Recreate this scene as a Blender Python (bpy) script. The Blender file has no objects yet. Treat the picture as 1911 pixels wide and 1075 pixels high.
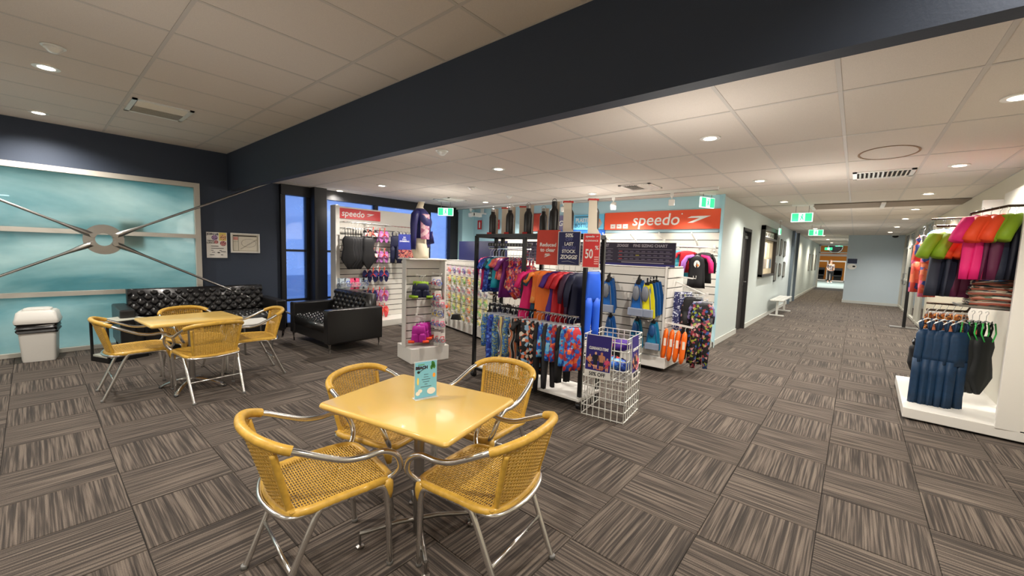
import bpy, bmesh, math, random
from mathutils import Vector, Matrix
random.seed(7)
SC = bpy.context.scene
COL = SC.collection
PI = math.pi
R = math.radians

# ---------------------------------------------------------------- camera
cam_d = bpy.data.cameras.new('camera')
cam_d.sensor_fit = 'HORIZONTAL'; cam_d.sensor_width = 36.0; cam_d.lens = 14.2625
cam_d.clip_start = 0.05; cam_d.clip_end = 200
cam = bpy.data.objects.new('camera', cam_d); COL.objects.link(cam)
_r, _u, _b = (0.762392, 0.646282, 0.032828), (-0.081704, 0.045812, 0.995603), (0.641937, -0.761722, 0.087731)
cam.matrix_world = Matrix(((_r[0], _u[0], _b[0], 0), (_r[1], _u[1], _b[1], 0), (_r[2], _u[2], _b[2], 1.52), (0, 0, 0, 1)))
SC.camera = cam

# ---------------------------------------------------------------- exposure, world
SC.view_settings.view_transform = 'Standard'
SC.view_settings.look = 'None'
SC.view_settings.gamma = 1.0
SC.view_settings.use_curve_mapping = False
SC.view_settings.exposure = -0.12
world = bpy.data.worlds.new('dusk_sky'); SC.world = world
world.use_nodes = True
_bg = world.node_tree.nodes['Background']
_bg.inputs[0].default_value = (0.30, 0.50, 1.0, 1); _bg.inputs[1].default_value = 1.45

# ---------------------------------------------------------------- lamps
def lamp(kind, loc, energy, color=(1, .93, .84), size=.05, rot=(0, 0, 0), name='lamp', **kw):
    l = bpy.data.lights.new(name, kind); l.energy = energy; l.color = color
    if kind in ('POINT', 'SPOT'): l.shadow_soft_size = size
    if kind == 'AREA':
        l.shape = 'RECTANGLE'; l.size = size; l.size_y = kw.pop('size_y', size)
    for k, v in kw.items(): setattr(l, k, v)
    o = bpy.data.objects.new(name, l); o.location = loc; o.rotation_euler = rot; COL.objects.link(o)
    return o
ZL, ZH = 2.60, 2.97          # lower shop ceiling, higher cafe ceiling
DOWN = []                    # downlights: (x, y, z, energy, label)
for x, y, e, lab in [
    (-1.09, 3.98, 45, 'bright round downlight over the clearance basket'),
    (-3.66, 3.99, 45, 'round downlight above the bottle rack'),
    (-6.38, 3.98, 45, 'round downlight above the left swimwear display wall'),
    (-7.75, 3.92, 25, 'half hidden downlight against the black window header'),
    (-3.65, 6.45, 45, 'round downlight in front of the blue bottles poster'),
    (-6.32, 6.50, 45, 'round downlight near the far blue shop wall'),
    (-1.09, 6.44, 45, 'round downlight by the corner of the pale corridor wall'),
    (-1.09, 8.88, 40, 'round downlight left of the corridor, level with the dark door'),
    (0.75, 6.42, 45, 'round downlight just beyond the right hand air vent'),
    (0.74, 8.71, 40, 'right row downlight before the brown ceiling strip'),
    (0.78, 10.99, 30, 'right row downlight just past the brown ceiling strip'),
    (0.79, 13.18, 30, 'second right row downlight past the brown ceiling strip'),
    (0.80, 15.9, 30, 'third right row downlight past the brown ceiling strip'),
    (0.78, 18.5, 30, 'right row downlight nearest the far blue wall'),
    (0.70, 4.06, 45, 'downlight cut by the right edge of the photo'),
    (-1.10, 11.9, 30, 'downlight above the notice board'),
    (-1.10, 16.4, 30, 'downlight behind the nearer hanging exit sign'),
    (-1.10, 20.5, 25, 'downlight beside the farther hanging exit sign'),
    (-1.10, 24.1, 25, 'downlight in the narrow end of the corridor'),
    (-1.10, 28.0, 25, 'last small downlight before the gym doors')]:
    DOWN.append((x, y, ZL, e, lab))
DOWN.append((-5.43, 0.155, ZH, 45, 'downlight beside the ceiling smoke detector'))
DOWN.append((-7.45, 0.13, ZH, 45, 'downlight close to the dark wall above the steamed window'))
# unseen downlights added to light the cafe, outside the frame and without fittings
HIDDEN = [(-2.9, 0.15, ZH, 45), (-0.6, 0.15, ZH, 45), (-5.4, -2.2, ZH, 40), (-2.9, -2.2, ZH, 40), (-0.4, -2.2, ZH, 40), (0.7, 1.9, ZH, 30)]
for x, y, z, e, *_ in DOWN + HIDDEN:
    lamp('SPOT', (x, y, z - .035), e * (4.0 if y < 10 else 7.5), color=(1, .93, .84) if y < 20 else (1, .82, .6), size=.045, name='downlight_lamp', spot_size=R(150), spot_blend=.8)
# added fill points hanging mid-room without fittings, to brighten ceilings and walls
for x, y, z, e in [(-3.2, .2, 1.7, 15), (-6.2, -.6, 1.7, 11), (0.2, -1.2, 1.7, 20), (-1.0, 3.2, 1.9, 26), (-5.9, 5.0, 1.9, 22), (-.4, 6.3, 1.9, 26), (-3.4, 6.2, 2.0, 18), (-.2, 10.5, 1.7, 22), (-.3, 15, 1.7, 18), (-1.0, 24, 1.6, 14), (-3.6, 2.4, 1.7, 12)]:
    lamp('POINT', (x, y, z), e, color=(1, .94, .86), size=.45, name='fill_lamp', specular_factor=0.0)
lamp('AREA', (-12.5, -1.2, 4.6), 450, color=(.95, 1, .99), size=6, size_y=7, name='pool_hall_lamp')
lamp('AREA', (-1.2, 36, 3.6), 620, color=(1, .97, .93), size=5, size_y=6, name='gym_lamp')

# ---------------------------------------------------------------- materials
def lin(c):
    r = []
    for v in c[:3]:
        v /= 255.0
        r.append(v / 12.92 if v <= .04045 else ((v + .055) / 1.055) ** 2.4)
    return (*r, 1.0)
MATS = {}
def mat(name, col, rough=.5, metal=0.0, bump=None, vary=None, emit=0, coat=0, alpha=None, sheen=0):
    if name in MATS: return MATS[name]
    m = bpy.data.materials.new(name); m.use_nodes = True; MATS[name] = m
    nt = m.node_tree; b = nt.nodes['Principled BSDF']
    c = lin(col)
    b.inputs['Base Color'].default_value = c
    b.inputs['Roughness'].default_value = rough
    b.inputs['Metallic'].default_value = metal
    if coat: b.inputs['Coat Weight'].default_value = coat; b.inputs['Coat Roughness'].default_value = .08
    if sheen: b.inputs['Sheen Weight'].default_value = sheen
    if emit: b.inputs['Emission Color'].default_value = c; b.inputs['Emission Strength'].default_value = emit
    if bump or vary:
        tc = nt.nodes.new('ShaderNodeTexCoord')
    if bump:
        n = nt.nodes.new('ShaderNodeTexNoise'); n.inputs['Scale'].default_value = bump[0]; n.inputs['Detail'].default_value = 4
        bp = nt.nodes.new('ShaderNodeBump'); bp.inputs['Strength'].default_value = bump[1]; bp.inputs['Distance'].default_value = bump[2] if len(bump) > 2 else .003
        nt.links.new(tc.outputs['Object'], n.inputs['Vector']); nt.links.new(n.outputs['Fac'], bp.inputs['Height']); nt.links.new(bp.outputs['Normal'], b.inputs['Normal'])
    if vary:
        n = nt.nodes.new('ShaderNodeTexNoise'); n.inputs['Scale'].default_value = vary[0]; n.inputs['Detail'].default_value = 5
        r = nt.nodes.new('ShaderNodeValToRGB')
        k = vary[1]
        r.color_ramp.elements[0].position = .3; r.color_ramp.elements[1].position = .7
        r.color_ramp.elements[0].color = (c[0] * (1 - k), c[1] * (1 - k), c[2] * (1 - k), 1)
        r.color_ramp.elements[1].color = (min(1, c[0] * (1 + k)), min(1, c[1] * (1 + k)), min(1, c[2] * (1 + k)), 1)
        nt.links.new(tc.outputs['Object'], n.inputs['Vector']); nt.links.new(n.outputs['Fac'], r.inputs['Fac']); nt.links.new(r.outputs['Color'], b.inputs['Base Color'])
    if alpha is not None: b.inputs['Alpha'].default_value = alpha
    return m
def pattern(name, cols, scale=14, kind='voronoi', rough=.55, stretch=(1, 1, 1)):
    """printed swimwear fabric: patches of several colours"""
    if name in MATS: return MATS[name]
    m = mat(name, cols[0], rough)
    nt = m.node_tree; b = nt.nodes['Principled BSDF']
    tc = nt.nodes.new('ShaderNodeTexCoord'); oi = nt.nodes.new('ShaderNodeObjectInfo')
    mul = nt.nodes.new('ShaderNodeMath'); mul.operation = 'MULTIPLY'; mul.inputs[1].default_value = 7
    mp = nt.nodes.new('ShaderNodeMapping'); mp.inputs['Scale'].default_value = stretch
    add = nt.nodes.new('ShaderNodeVectorMath'); add.operation = 'ADD'
    nt.links.new(tc.outputs['Object'], mp.inputs['Vector']); nt.links.new(oi.outputs['Random'], mul.inputs[0])
    nt.links.new(mp.outputs['Vector'], add.inputs[0]); nt.links.new(mul.outputs[0], add.inputs[1])
    wob = nt.nodes.new('ShaderNodeTexNoise'); wob.inputs['Scale'].default_value = scale * .8
    sub = nt.nodes.new('ShaderNodeVectorMath'); sub.operation = 'SCALE'; sub.inputs['Scale'].default_value = .022 if kind != 'wave' else .04
    add2 = nt.nodes.new('ShaderNodeVectorMath'); add2.operation = 'ADD'
    nt.links.new(add.outputs[0], wob.inputs['Vector']); nt.links.new(wob.outputs['Color'], sub.inputs[0]); nt.links.new(add.outputs[0], add2.inputs[0]); nt.links.new(sub.outputs[0], add2.inputs[1])
    ramp = nt.nodes.new('ShaderNodeValToRGB'); ramp.color_ramp.interpolation = 'CONSTANT'
    el = ramp.color_ramp.elements
    n = len(cols)
    el[0].position = 0; el[0].color = lin(cols[0]); el[1].position = 1.0 / n; el[1].color = lin(cols[1])
    for i in range(2, n):
        e = el.new(i / n); e.color = lin(cols[i])
    if kind == 'voronoi':
        t = nt.nodes.new('ShaderNodeTexVoronoi'); t.inputs['Scale'].default_value = scale
        sp = nt.nodes.new('ShaderNodeSeparateColor'); nt.links.new(t.outputs['Color'], sp.inputs[0]); out = sp.outputs[0]
    elif kind == 'wave':
        t = nt.nodes.new('ShaderNodeTexWave'); t.inputs['Scale'].default_value = scale; t.inputs['Distortion'].default_value = 5; t.inputs['Detail'].default_value = 1
        out = t.outputs['Fac']
    else:
        t = nt.nodes.new('ShaderNodeTexNoise'); t.inputs['Scale'].default_value = scale; t.inputs['Detail'].default_value = 1.5
        mr = nt.nodes.new('ShaderNodeMapRange'); mr.inputs[1].default_value = .3; mr.inputs[2].default_value = .7
        nt.links.new(t.outputs['Fac'], mr.inputs[0]); out = mr.outputs[0]
    nt.links.new(add2.outputs[0], t.inputs['Vector']); nt.links.new(out, ramp.inputs['Fac']); nt.links.new(ramp.outputs['Color'], b.inputs['Base Color'])
    return m

W = mat('white_laminate', (226, 224, 218), .35)
WM = mat('white_metal', (235, 235, 230), .35, .2)
BLK = mat('black_metal', (22, 22, 24), .4, .3)
BLKP = mat('black_plastic', (20, 20, 22), .4)
ALU = mat('polished_aluminium', (232, 232, 230), .2, 1.0, bump=(60, .06, .001))
STEEL = mat('brushed_steel', (160, 158, 155), .3, 1.0)
CHROME = mat('chrome', (215, 215, 215), .12, 1.0)
NAVYW = mat('dark_navy_paint', (50, 60, 77), .7, bump=(90, .25, .002))
CYANW = mat('pale_cyan_paint', (178, 213, 224), .7, bump=(90, .15, .002))
PALEW = mat('pale_blue_grey_paint', (196, 207, 206), .65, bump=(90, .15, .002))
BEIGEW = mat('warm_beige_paint', (200, 192, 172), .7, bump=(90, .15, .002))
FARW = mat('mid_blue_grey_paint', (188, 202, 210), .7, bump=(90, .15, .002))
TRIMM = mat('pale_grey_trim', (200, 205, 205), .5)
PAPER = mat('white_paper', (235, 232, 225), .6)
INK = mat('black_ink', (20, 20, 24), .6)
WINK = mat('white_ink', (240, 240, 238), .5)
TILEM = mat('mineral_ceiling_tile', (214, 205, 196), .9, bump=(160, .35, .002), vary=(240, .06))
TEEM = mat('ceiling_grid_paint', (196, 190, 184), .6)
CANE = mat('honey_cane', (200, 158, 62), .42, vary=(40, .14), coat=.15)
CLEAR = mat('clear_hanger_plastic', (225, 230, 235), .15, 0, alpha=.55)
def glass(name, tint=(1, 1, 1), fog=None, amount=0.0, var=.1, fog2=None):
    m = bpy.data.materials.new(name); m.use_nodes = True; nt = m.node_tree; nt.nodes.clear(); MATS[name] = m
    out = nt.nodes.new('ShaderNodeOutputMaterial'); tr = nt.nodes.new('ShaderNodeBsdfTransparent'); tr.inputs[0].default_value = (*tint, 1)
    gl = nt.nodes.new('ShaderNodeBsdfGlossy'); gl.inputs['Roughness'].default_value = .03; gl.inputs['Color'].default_value = (1, 1, 1, 1)
    fr = nt.nodes.new('ShaderNodeFresnel'); fr.inputs[0].default_value = 1.4
    mx = nt.nodes.new('ShaderNodeMixShader'); nt.links.new(fr.outputs[0], mx.inputs[0]); nt.links.new(mx.outputs[0], out.inputs[0])
    if fog:
        tl = nt.nodes.new('ShaderNodeBsdfTranslucent'); m2 = nt.nodes.new('ShaderNodeMixShader')
        tc = nt.nodes.new('ShaderNodeTexCoord'); n = nt.nodes.new('ShaderNodeTexNoise'); n.inputs['Scale'].default_value = 1.3; n.inputs['Detail'].default_value = 6
        mp = nt.nodes.new('ShaderNodeMapping'); mp.inputs['Scale'].default_value = (1, .8, 1.6)
        mr = nt.nodes.new('ShaderNodeMapRange'); mr.inputs[1].default_value = .3; mr.inputs[2].default_value = .7; mr.inputs[3].default_value = amount - var; mr.inputs[4].default_value = amount + var
        tl.inputs[0].default_value = lin(fog)
        if fog2:
            n2 = nt.nodes.new('ShaderNodeTexNoise'); n2.inputs['Scale'].default_value = .75; n2.inputs['Detail'].default_value = 5; n2.inputs['Distortion'].default_value = .6; mp2 = nt.nodes.new('ShaderNodeMapping'); mp2.inputs['Scale'].default_value = (1, .55, 1.9)
            cr = nt.nodes.new('ShaderNodeValToRGB'); cr.color_ramp.elements[0].position = .36; cr.color_ramp.elements[1].position = .64; cr.color_ramp.elements[0].color = lin(fog2); cr.color_ramp.elements[1].color = lin(fog)
            nt.links.new(tc.outputs['Object'], mp2.inputs[0]); nt.links.new(mp2.outputs[0], n2.inputs['Vector']); nt.links.new(n2.outputs[0], cr.inputs[0]); nt.links.new(cr.outputs[0], tl.inputs[0])
        nt.links.new(tc.outputs['Object'], mp.inputs[0]); nt.links.new(mp.outputs[0], n.inputs['Vector']); nt.links.new(n.outputs[0], mr.inputs[0]); nt.links.new(mr.outputs[0], m2.inputs[0])
        nt.links.new(tr.outputs[0], m2.inputs[1]); nt.links.new(tl.outputs[0], m2.inputs[2]); nt.links.new(m2.outputs[0], mx.inputs[1])
    else:
        nt.links.new(tr.outputs[0], mx.inputs[1])
    nt.links.new(gl.outputs[0], mx.inputs[2])
    return m
GLASS = glass('clear_glass', (.93, .95, .96))
FOGGLASS = glass('steamed_glass', (.9, .97, 1), fog=(240, 246, 240), amount=.76, var=.18, fog2=(140, 184, 188))
DUSKGLASS = glass('dusk_window_glass', (.9, .93, 1), fog=(210, 225, 255), amount=.3)

# ---------------------------------------------------------------- mesh builder
class G:
    def __init__(s): s.v = []; s.f = []
    def add(s, vs, fs):
        o = len(s.v); s.v += [tuple(p) for p in vs]; s.f += [tuple(i + o for i in f) for f in fs]; return s
    def box(s, c, d, rot=None):
        x, y, z = d[0] / 2, d[1] / 2, d[2] / 2
        vs = [Vector((a * x, b * y, e * z)) for a in (-1, 1) for b in (-1, 1) for e in (-1, 1)]
        if rot is not None:
            M = rot if isinstance(rot, Matrix) else Matrix.Rotation(rot, 3, 'Z'); vs = [M @ v for v in vs]
        c = Vector(c)
        return s.add([v + c for v in vs], [(0, 1, 3, 2), (4, 6, 7, 5), (0, 4, 5, 1), (2, 3, 7, 6), (0, 2, 6, 4), (1, 5, 7, 3)])
    def b2(s, a, b):      # box from corner to corner
        return s.box([(p + q) / 2 for p, q in zip(a, b)], [abs(q - p) for p, q in zip(a, b)])
    def loft(s, rings, caps=True, closed=True):
        n = len(rings[0]); vs = [p for r in rings for p in r]; fs = []
        for i in range(len(rings) - 1):
            for j in range(n if closed else n - 1):
                k = (j + 1) % n
                fs.append((i * n + j, i * n + k, (i + 1) * n + k, (i + 1) * n + j))
        if caps and closed:
            fs.append(tuple(range(n - 1, -1, -1))); m = (len(rings) - 1) * n; fs.append(tuple(m + j for j in range(n)))
        return s.add(vs, fs)
    def tube(s, pts, r, n=8, closed=False, flat=1.0):
        pts = [Vector(p) for p in pts]; m = len(pts); rings = []
        rs = r if isinstance(r, (list, tuple)) else [r] * m
        prev = None
        for i, p in enumerate(pts):
            if closed: t = pts[(i + 1) % m] - pts[i - 1]
            else: t = pts[min(i + 1, m - 1)] - pts[max(i - 1, 0)]
            if t.length < 1e-9: t = Vector((0, 0, 1))
            t.normalize()
            if prev is None:
                a = Vector((0, 0, 1)) if abs(t.z) < .9 else Vector((1, 0, 0))
                u = a.cross(t).normalized()
            else:
                u = (prev - t * prev.dot(t))
                u = u.normalized() if u.length > 1e-6 else t.orthogonal().normalized()
            prev = u; w = t.cross(u)
            rings.append([p + u * (rs[i] * math.cos(2 * PI * j / n + PI / n)) + w * (rs[i] * flat * math.sin(2 * PI * j / n + PI / n)) for j in range(n)])
        if closed: rings.append(rings[0]); return s.loft(rings, caps=False)
        return s.loft(rings)
    def cyl(s, a, b, r, n=12, r2=None): return s.tube([a, b], [r, r if r2 is None else r2], n)
    def lathe(s, prof, c=(0, 0, 0), n=20):
        return s.loft([[(c[0] + r * math.cos(2 * PI * j / n), c[1] + r * math.sin(2 * PI * j / n), c[2] + z) for j in range(n)] for r, z in prof])
    def prism(s, poly, t, y=0.0, rot=None, off=(0, 0, 0)):   # outline in x,z; thickness along y from y to y+t
        n = len(poly); vs = [Vector((p[0], y, p[1])) for p in poly] + [Vector((p[0], y + t, p[1])) for p in poly]
        if rot is not None: vs = [rot @ v for v in vs]
        vs = [v + Vector(off) for v in vs]
        return s.add(vs, [tuple(range(n)), tuple(range(2 * n - 1, n - 1, -1))] + [((i + 1) % n, i, n + i, n + (i + 1) % n) for i in range(n)])
    def ell(s, c, r, n=10, m=7):
        rings = []
        for i in range(m + 1):
            a = PI * i / m; q = max(math.sin(a), .02)
            rings.append([(c[0] + r[0] * q * math.cos(2 * PI * j / n), c[1] + r[1] * q * math.sin(2 * PI * j / n), c[2] - r[2] * math.cos(a)) for j in range(n)])
        return s.loft(rings)
    def sheet(s, fn, nu, nv, t=0.0):     # fn(u,v) -> point; thickness by offset along normal (approx)
        P = [[Vector(fn(i / nu, j / nv)) for j in range(nv + 1)] for i in range(nu + 1)]
        vs = [p for r in P for p in r]; k = nv + 1
        fs = [(i * k + j, (i + 1) * k + j, (i + 1) * k + j + 1, i * k + j + 1) for i in range(nu) for j in range(nv)]
        return s.add(vs, fs)
    def mesh(s, name, smooth=False, bevel=0, seg=2):
        me = bpy.data.meshes.new(name); me.from_pydata(s.v, [], s.f); me.validate()
        bm = bmesh.new(); bm.from_mesh(me)
        if bevel:
            bmesh.ops.bevel(bm, geom=list(bm.edges), offset=bevel, segments=seg, profile=.5, affect='EDGES', clamp_overlap=True)
        bmesh.ops.recalc_face_normals(bm, faces=list(bm.faces))
        bm.to_mesh(me); bm.free()
        if smooth:
            me.shade_smooth()
            if smooth != 2:
                try: me.set_sharp_from_angle(angle=R(40))
                except Exception: pass
        return me
    def build(s, name, m=None, parent=None, smooth=False, bevel=0, seg=2, **tags):
        me = s.mesh(name, smooth, bevel, seg)
        return link(name, me, m, parent, **tags)
def link(name, me, m=None, parent=None, loc=None, rz=None, **tags):
    o = bpy.data.objects.new(name, me); COL.objects.link(o)
    if m is not None:
        if len(me.materials) == 0: me.materials.append(m)
        elif me.materials[0] != m:
            o.material_slots[0].link = 'OBJECT'; o.material_slots[0].material = m
    if parent is not None: o.parent = parent
    if loc is not None: o.location = loc
    if rz is not None: o.rotation_euler = (0, 0, rz)
    for k, v in tags.items():
        if v is not None: o[k] = v
    return o
def thing(name, label, cat, loc=(0, 0, 0), rz=0, group=None, tilt=None):
    o = bpy.data.objects.new(name, None); COL.objects.link(o); o.empty_display_size = .1
    o.location = loc; o.rotation_euler = tilt if tilt else (0, 0, rz)
    o['label'] = label; o['category'] = cat
    if group: o['group'] = group
    return o
def kids(o): return [c for c in bpy.data.objects if c.parent == o]
def dup(o, loc=None, rz=None, label=None, group=None):
    def cp(src, par):
        c = src.copy(); COL.objects.link(c); c.parent = par
        for ch in KID.get(src.name, ()): cp(ch, c)
        return c
    KID = {}
    for q in bpy.data.objects:
        if q.parent: KID.setdefault(q.parent.name, []).append(q)
    c = cp(o, None)
    if loc is not None: c.location = loc
    if rz is not None: c.rotation_euler = (0, 0, rz)
    if label: c['label'] = label
    if group: c['group'] = group
    return c
def struct(name, g, m, parent=None, **kw):
    o = g.build(name, m, parent, **kw)
    if parent is None: o['kind'] = 'structure'
    return o
def text(parent, s, size, loc, m, bold=0.0, align='CENTER', shear=0.0, name='lettering', depth=.0008, spacing=1.0, xs=1.0):
    c = bpy.data.curves.new(name, 'FONT'); c.body = s; c.size = size; c.align_x = align; c.align_y = 'CENTER'
    c.offset = bold; c.extrude = depth; c.shear = shear; c.space_character = spacing; c.resolution_u = 3
    o = bpy.data.objects.new(name, c); me = bpy.data.meshes.new_from_object(o); bpy.data.objects.remove(o); me.name = name; me.materials.clear(); me.materials.append(m)
    o = bpy.data.objects.new(name, me); COL.objects.link(o); o.parent = parent; o.location = loc; o.rotation_euler = (PI / 2, 0, 0); o.scale = (xs, 1, 1)
    return o
def rect(parent, name, x0, z0, x1, z1, m, y=-.004, t=.002):
    return G().b2((x0, y - t, z0), (x1, y, z1)).build(name, m, parent)
def disc(parent, name, x, z, rx, rz_, m, y=-.004, t=.002, n=16):
    return G().prism([(x + rx * math.cos(2 * PI * i / n), z + rz_ * math.sin(2 * PI * i / n)) for i in range(n)], t, y - t).build(name, m, parent)

# ================================================================ the setting
# carpet: one striped tile mesh, laid in a chequer of two directions
def carpet_mat():
    m = mat('striped_carpet', (110, 100, 92), .95); nt = m.node_tree; b = nt.nodes['Principled BSDF']; L = nt.links.new
    uv = nt.nodes.new('ShaderNodeUVMap'); oi = nt.nodes.new('ShaderNodeObjectInfo')
    sx = nt.nodes.new('ShaderNodeSeparateXYZ'); L(uv.outputs[0], sx.inputs[0])
    mu = nt.nodes.new('ShaderNodeMath'); mu.operation = 'MULTIPLY'; mu.inputs[1].default_value = 31; L(oi.outputs['Random'], mu.inputs[0])
    ad = nt.nodes.new('ShaderNodeMath'); ad.operation = 'ADD'; L(sx.outputs[0], ad.inputs[0]); L(mu.outputs[0], ad.inputs[1])
    cb = nt.nodes.new('ShaderNodeCombineXYZ'); L(ad.outputs[0], cb.inputs[0]); 
    m3 = nt.nodes.new('ShaderNodeMath'); m3.operation = 'MULTIPLY'; m3.inputs[1].default_value = .02; L(sx.outputs[1], m3.inputs[0]); L(m3.outputs[0], cb.inputs[1])
    n = nt.nodes.new('ShaderNodeTexNoise'); n.inputs['Scale'].default_value = 78; n.inputs['Detail'].default_value = 2.5; n.inputs['Roughness'].default_value = .6; L(cb.outputs[0], n.inputs['Vector'])
    r = nt.nodes.new('ShaderNodeValToRGB'); L(n.outputs['Fac'], r.inputs['Fac'])
    e = r.color_ramp.elements; e[0].position = .36; e[0].color = lin((48, 42, 38)); e[1].position = .64; e[1].color = lin((112, 101, 91))
    q = e.new(.47); q.color = lin((68, 60, 54)); q = e.new(.54); q.color = lin((92, 82, 74))
    tc = nt.nodes.new('ShaderNodeTexCoord'); f = nt.nodes.new('ShaderNodeTexNoise'); f.inputs['Scale'].default_value = 260; L(tc.outputs['Object'], f.inputs['Vector'])
    mx = nt.nodes.new('ShaderNodeMix'); mx.data_type = 'RGBA'; mx.blend_type = 'MULTIPLY'; mx.inputs[0].default_value = .55
    L(r.outputs[0], mx.inputs[6]); fr = nt.nodes.new('ShaderNodeValToRGB'); fr.color_ramp.elements[0].position = .3; fr.color_ramp.elements[1].position = .65; fr.color_ramp.elements[0].color = (.35, .35, .35, 1); fr.color_ramp.elements[1].color = (1.25, 1.25, 1.25, 1)
    L(f.outputs['Fac'], fr.inputs[0]); L(fr.outputs[0], mx.inputs[7]); L(mx.outputs[2], b.inputs['Base Color'])
    bp = nt.nodes.new('ShaderNodeBump'); bp.inputs['Strength'].default_value = .7; bp.inputs['Distance'].default_value = .003; L(n.outputs['Fac'], bp.inputs['Height']); L(bp.outputs[0], b.inputs['Normal'])
    return m
CARPET = carpet_mat()
floor = G().b2((-8.0, -4, -.16), (1.3, 31, -.008)).build('floor', mat('carpet_underlay', (42, 38, 35), .9)); floor['kind'] = 'structure'
def tile_geo(x0, y0, vert, z=0.0):
    g = .001; c = .003
    lo = [(x0 + g, y0 + g), (x0 + .5 - g, y0 + g), (x0 + .5 - g, y0 + .5 - g), (x0 + g, y0 + .5 - g)]
    hi = [(x0 + c, y0 + c), (x0 + .5 - c, y0 + c), (x0 + .5 - c, y0 + .5 - c), (x0 + c, y0 + .5 - c)]
    return [(x, y, z - .007) for x, y in lo] + [(x, y, z) for x, y in hi]
FT = [(4, 5, 6, 7), (0, 1, 5, 4), (1, 2, 6, 5), (2, 3, 7, 6), (3, 0, 4, 7)]
def set_uv(me, fn):
    uvl = me.uv_layers.new(name='UVMap')
    for p in me.polygons:
        for li in p.loop_indices: uvl.data[li].uv = fn(p, me.vertices[me.loops[li].vertex_index].co)
tm = bpy.data.meshes.new('carpet_tile'); tm.from_pydata(tile_geo(-.25, -.25, True), [], FT); set_uv(tm, lambda p, c: (c.x + .25, c.y + .25)); tm.materials.append(CARPET)
_right, _up, _back = Vector(_r), Vector(_u), Vector(_b)
def pix(x, y, z):
    d = Vector((x, y, z - 1.52)); f = -d.dot(_back)
    if f < .15: return None
    return (955.5 + 757.1 * d.dot(_right) / f, 537.5 - 757.1 * d.dot(_up) / f, f)
cells = []
for ix in range(-16, 3):
    for iy in range(-13, 57):
        x0 = -.05 + ix * .5; y0 = -.195 + iy * .5
        if x0 < -7.95 - .5 or x0 > 1.29: continue
        if y0 > 7.4 and x0 < -2.1: continue
        if y0 > 20.3 and x0 > -.3: continue
        if y0 > 30.5: continue
        q = pix(x0 + .25, y0 + .25, 0)
        vis = q is not None and -180 < q[0] < 2090 and q[1] < 1300
        cells.append((0 if vis else 1, q[2] if q else 99, x0, y0, (ix + iy) % 2 == 0))
cells.sort()
rest = []
for k, (nv, d, x0, y0, vert) in enumerate(cells):
    if k < 300 and not nv:
        link('carpet_tile', tm, None, floor, (x0 + .25, y0 + .25, 0), 0 if vert else PI / 2)
    else: rest.append((x0, y0, vert))
vs = []; fs = []; uvs = []
for x0, y0, vert in rest:
    o = len(vs); vs += tile_geo(x0, y0, vert); fs += [tuple(i + o for i in f) for f in FT]; uvs.append((x0, y0, vert, random.uniform(0, 40)))
me = bpy.data.meshes.new('distant_carpet_tiles'); me.from_pydata(vs, [], fs)
def _f(p, c):
    x0, y0, vert, r = uvs[p.index // 5]
    return ((c.x - x0 if vert else c.y - y0) + r, (c.y - y0 if vert else c.x - x0))
set_uv(me, _f); link('distant_carpet_tiles', me, CARPET, floor, kind='stuff')
# dark water stains and cable hole are left to the carpet itself

# ceilings: tiles lie on a grid of tees
def ceiling(name, xs, ys, z, x0, x1, y0, y1, holes=(), drop=.006):
    c = G().b2((x0, y0, z + .03), (x1, y1, z + .13)).build(name, TILEM); c['kind'] = 'structure'
    gx = sorted([x for x in xs if x0 < x < x1] + [x0, x1]); gy = sorted([y for y in ys if y0 < y < y1] + [y0, y1])
    cache = {}
    for i in range(len(gx) - 1):
        for j in range(len(gy) - 1):
            w = gx[i + 1] - gx[i] - .02; d = gy[j + 1] - gy[j] - .02
            if w < .03 or d < .03: continue
            cx, cy = (gx[i] + gx[i + 1]) / 2, (gy[j] + gy[j + 1]) / 2
            if any(a < cx < b and e < cy < f for a, e, b, f in holes): continue
            k = (round(w, 3), round(d, 3))
            if k not in cache: cache[k] = G().box((0, 0, 0), (w, d, .014)).mesh('ceiling_tile', bevel=.003, seg=1)
            link('ceiling_tile', cache[k], TILEM, c, (cx, cy, z + .008))
    g = G()
    for x in gx: g.b2((x - .012, y0, z - .001), (x + .012, y1, z + .002))
    for y in gy: g.b2((x0, y - .012, z - .0015), (x1, y + .012, z + .0015))
    g.build('ceiling_grid', TEEM, c)
    return c
hx = [-8 + .0] + [-3.16 - .615 * k for k in range(-8, 9)]
ceil_high = ceiling('ceiling', hx, [.705 - 1.2 * k for k in range(0, 5)] + [1.71], ZH, -8.0, 1.3, -4, 2.14)
lx = [-.165 + .6165 * k for k in range(-13, 3)]
ceil_low = ceiling('ceiling_lower', lx, [3.36 + 1.17 * k for k in range(-1, 5)], ZL, -8.0, 1.3, 2.24, 9.5)
ceil_far = ceiling('ceiling_corridor', lx, [9.75 + 1.2 * k for k in range(0, 18)], ZL, -1.8, 1.3, 9.5, 31)
struct('beam', G().b2((-8, 2.14, 2.38), (1.3, 2.24, 3.1)), NAVYW)
struct('ceiling_strip', G().b2((-.72, 9.55, ZL - .012), (1.3, 10.35, ZL - .001)), mat('brown_ceiling_strip', (132, 118, 104), .8))
for xx in (-.74, .28): struct('trim_1' if xx < 0 else 'trim_2', G().b2((xx - .03, 9.5, ZL - .03), (xx + .03, 10.4, ZL - .013)), WM)

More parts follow.
